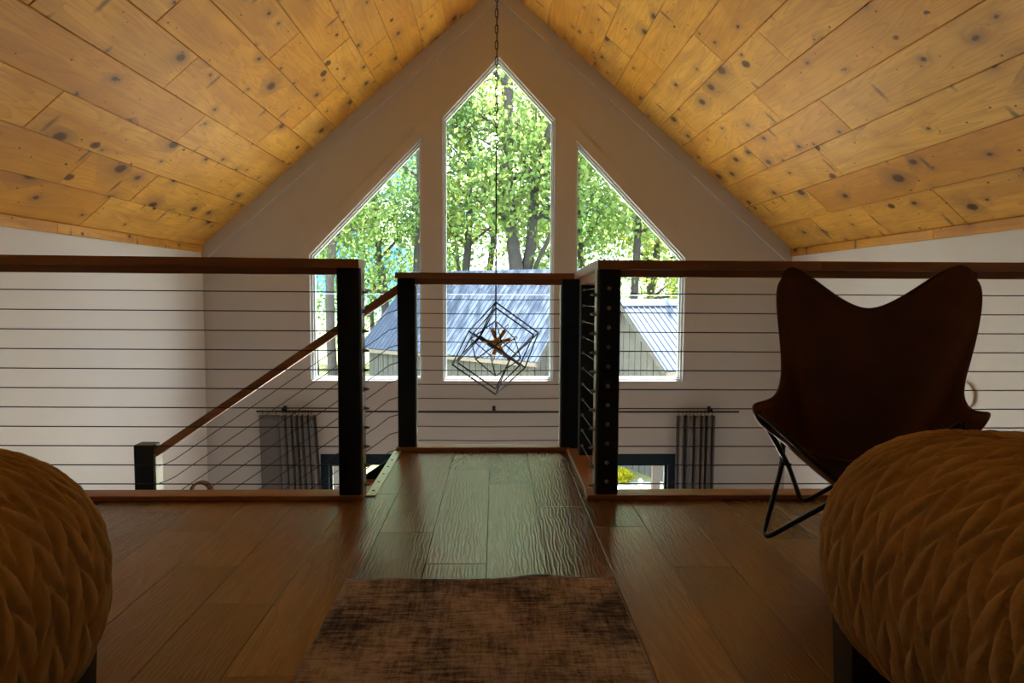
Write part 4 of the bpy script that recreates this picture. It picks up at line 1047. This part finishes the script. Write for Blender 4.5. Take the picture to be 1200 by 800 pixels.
def tree_meshes(seed, H, r0, crown_lo, crown_r, nleaf, size, fork=None, lean=0.0, stems=None):
    r = random.Random(seed); mb = MB(); tips = []
    def limb(p, dirv, length, rad, depth):
        pts = [p]; rr = [rad]; d_ = dirv.normalized(); n = 5
        for i in range(n):
            d_ = (d_+Vector((r.uniform(-1, 1), r.uniform(-1, 1), r.uniform(-0.4, 0.7)))*0.17).normalized()
            pts.append(pts[-1]+d_*length/n); rr.append(max(0.008, rad*(1-0.8*(i+1)/n)))
            if i >= 1: tips.append(pts[-1]+Vector((r.uniform(-.3, .3), r.uniform(-.3, .3), r.uniform(-.3, .3))))
        mb.tube(pts, rr, 6 if depth else 8, caps=False)
        if depth < 1:
            for i in (2, 3, 4):
                side = Vector((r.uniform(-1, 1), r.uniform(-1, 1), r.uniform(-0.1, 0.6)))
                limb(pts[i], d_*0.6+side, length*0.5, rr[i]*0.6, depth+1)
    def stem(base, top, r0_, r1_, wob=0.22):
        n = 10; pts, rr = [], []
        ox, oy = r.uniform(0, 6), r.uniform(0, 6)
        for i in range(n+1):
            t_ = i/n; p = base.lerp(top, t_); e = math.sin(PI*min(1, t_*1.2))*wob if i else 0
            p = p+Vector((math.sin(ox+t_*7)*e, math.sin(oy+t_*6)*e, 0)); pts.append(p); rr.append(r0_+(r1_-r0_)*t_)
        mb.tube(pts, rr, 10, caps=True); return pts, rr
    allst = stems or [(Vector((0, 0, 0)), Vector((lean, r.uniform(-.5, .5), H*0.93)), r0, r0*0.22)]
    for (b, tp, ra, rb) in allst:
        pts, rr = stem(b, tp, ra, rb)
        for i in range(2, 11):
            if pts[i].z < crown_lo-0.5: continue
            for q in range(3 if i > 3 else 2):
                an = r.uniform(0, 2*PI); up = r.uniform(0.05, 0.8)
                f_ = 1-0.55*abs((pts[i].z-crown_lo)/(H-crown_lo)-0.45)
                limb(pts[i], Vector((math.cos(an), math.sin(an), up)), crown_r*f_*r.uniform(0.6, 1.1), rr[i]*0.45, 0)
    # a low skirt of foliage
    for q in range(int(len(tips)*0.14)):
        an = r.uniform(0, 2*PI); ra = crown_r*math.sqrt(r.random()); tips.append(Vector((ra*math.cos(an), ra*math.sin(an), crown_lo+r.uniform(-0.8, 2.5))))
    per = max(4, nleaf//len(tips))
    return mb.mesh('trunk'), leaves_mesh('foliage', [t_[:] for t_ in tips], per, 0.36, size, seed)

big = tree_meshes(3, 17, 0.26, 6.4, 3.6, 7600, 0.19, stems=[(Vector((0, 0, 0)), Vector((-0.9, 0.2, 15.5)), 0.31, 0.09), (Vector((-0.02, 0, 4.6)), Vector((1.5, -0.2, 13.5)), 0.20, 0.06), (Vector((0.25, -0.1, 4.6)), Vector((1.5, 0.3, 9.0)), 0.08, 0.03)])
varA = tree_meshes(5, 15, 0.19, 5.0, 3.0, 5400, 0.17, lean=0.5)
varB = tree_meshes(8, 16, 0.17, 5.4, 2.8, 5000, 0.17, lean=-0.6)
varD = tree_meshes(21, 15, 0.16, 2.0, 3.6, 8000, 0.21, lean=0.1)
varC = tree_meshes(12, 14, 0.20, 3.8, 3.3, 5800, 0.18, lean=0.2)
def tree(ms, x, y, rz, sc, leaf, label, group=None):
    root = thing('tree', label, 'tree', (x, y, ZG), rz, group); root.scale = (sc, sc, sc)
    newobj('trunk', ms[0], 'bark', root)
    fm = ms[1]
    if len(fm.materials) == 0: fm.materials.append(M[leaf])
    f = newobj('foliage', fm, leaf, root)
    f.material_slots[0].link = 'OBJECT'; f.material_slots[0].material = M[leaf]
    tag(f, kind='stuff'); return root
tree(big, 1.06, 24.2, 0.0, 1.0, 'leaf_a', 'large forked tree with thick grey trunk in the centre window')
near = [(varA, -1.25, 25.5, 0.4, 1.0, 'leaf_c', 'slender yellow green tree left of the chain in the centre window'),
        (varB, -2.75, 25.2, 1.2, 1.05, 'leaf_b', 'thin trunked tree at the right edge of the left window'),
        (varC, -4.35, 27.5, 2.2, 1.0, 'leaf_b', 'leafy tree filling the middle of the left window'),
        (varB, -5.05, 22.0, 3.0, 0.95, 'leaf_a', 'pale straight trunk at the lower left of the left window'),
        (varA, -6.2, 24.5, 4.0, 0.9, 'leaf_a', 'bushy tree at the outer corner of the left window'),
        (varB, 4.75, 24.0, 0.8, 1.0, 'leaf_a', 'tree with slim dark trunk above the smaller shed'),
        (varC, 5.75, 26.0, 5.1, 0.95, 'leaf_c', 'leaning double trunk tree at the right of the right window'),
        (varA, 3.75, 28.0, 2.7, 1.0, 'leaf_b', 'light green tree at the left of the right window'),
        (varC, 7.7, 23.0, 1.5, 0.85, 'leaf_c', 'yellow green tree overhanging the smaller shed roof'),
        (varB, -0.2, 31.0, 2.0, 1.1, 'leaf_b', 'pale tree far behind the pendant chain'),
        (varC, 2.7, 32.0, 0.3, 1.0, 'leaf_a', 'tree standing behind the large forked tree'),
        (varA, -7.9, 30.0, 5.5, 1.1, 'leaf_b', 'tree at the far left beyond the yard')]
for a in near: tree(*a)
k = 0
for row, (yy, x0, x1, st_) in enumerate(((38.0, -16, 17, 5.0),)):
    x = x0
    while x < x1:
        tree(varD, x+random.uniform(-1, 1), yy+random.uniform(-2, 2), random.uniform(0, 6), random.uniform(0.85, 1.1), ('leaf_a', 'leaf_d', 'leaf_b')[k % 3], 'distant leafy tree in the woods behind the sheds', 'distant trees behind the sheds')
        x += st_; k += 1
sh = thing('shrub', 'small bright yellow shrub at the foot of the smaller shed', 'shrub', (2.62, 14.4, ZG+0.01))
tips = [(random.gauss(0, .09), random.gauss(0, .09), random.uniform(0.06, 0.26)) for _ in range(60)]
f = newobj('foliage', leaves_mesh('shrub_foliage', tips, 16, 0.03, 0.05, 4), leaf_mat('shrub_leaf', (0.22, 0.22, 0.01), (0.42, 0.40, 0.02), (0.36, 0.34, 0.02)), sh); tag(f, kind='stuff')
mb = MB()
for k in range(7):
    q = 2*PI*k/7; mb.tube([(0, 0, 0), (0.08*math.cos(q), 0.08*math.sin(q), 0.18)], 0.006, 5)
mb.build('stems', 'bark', sh)
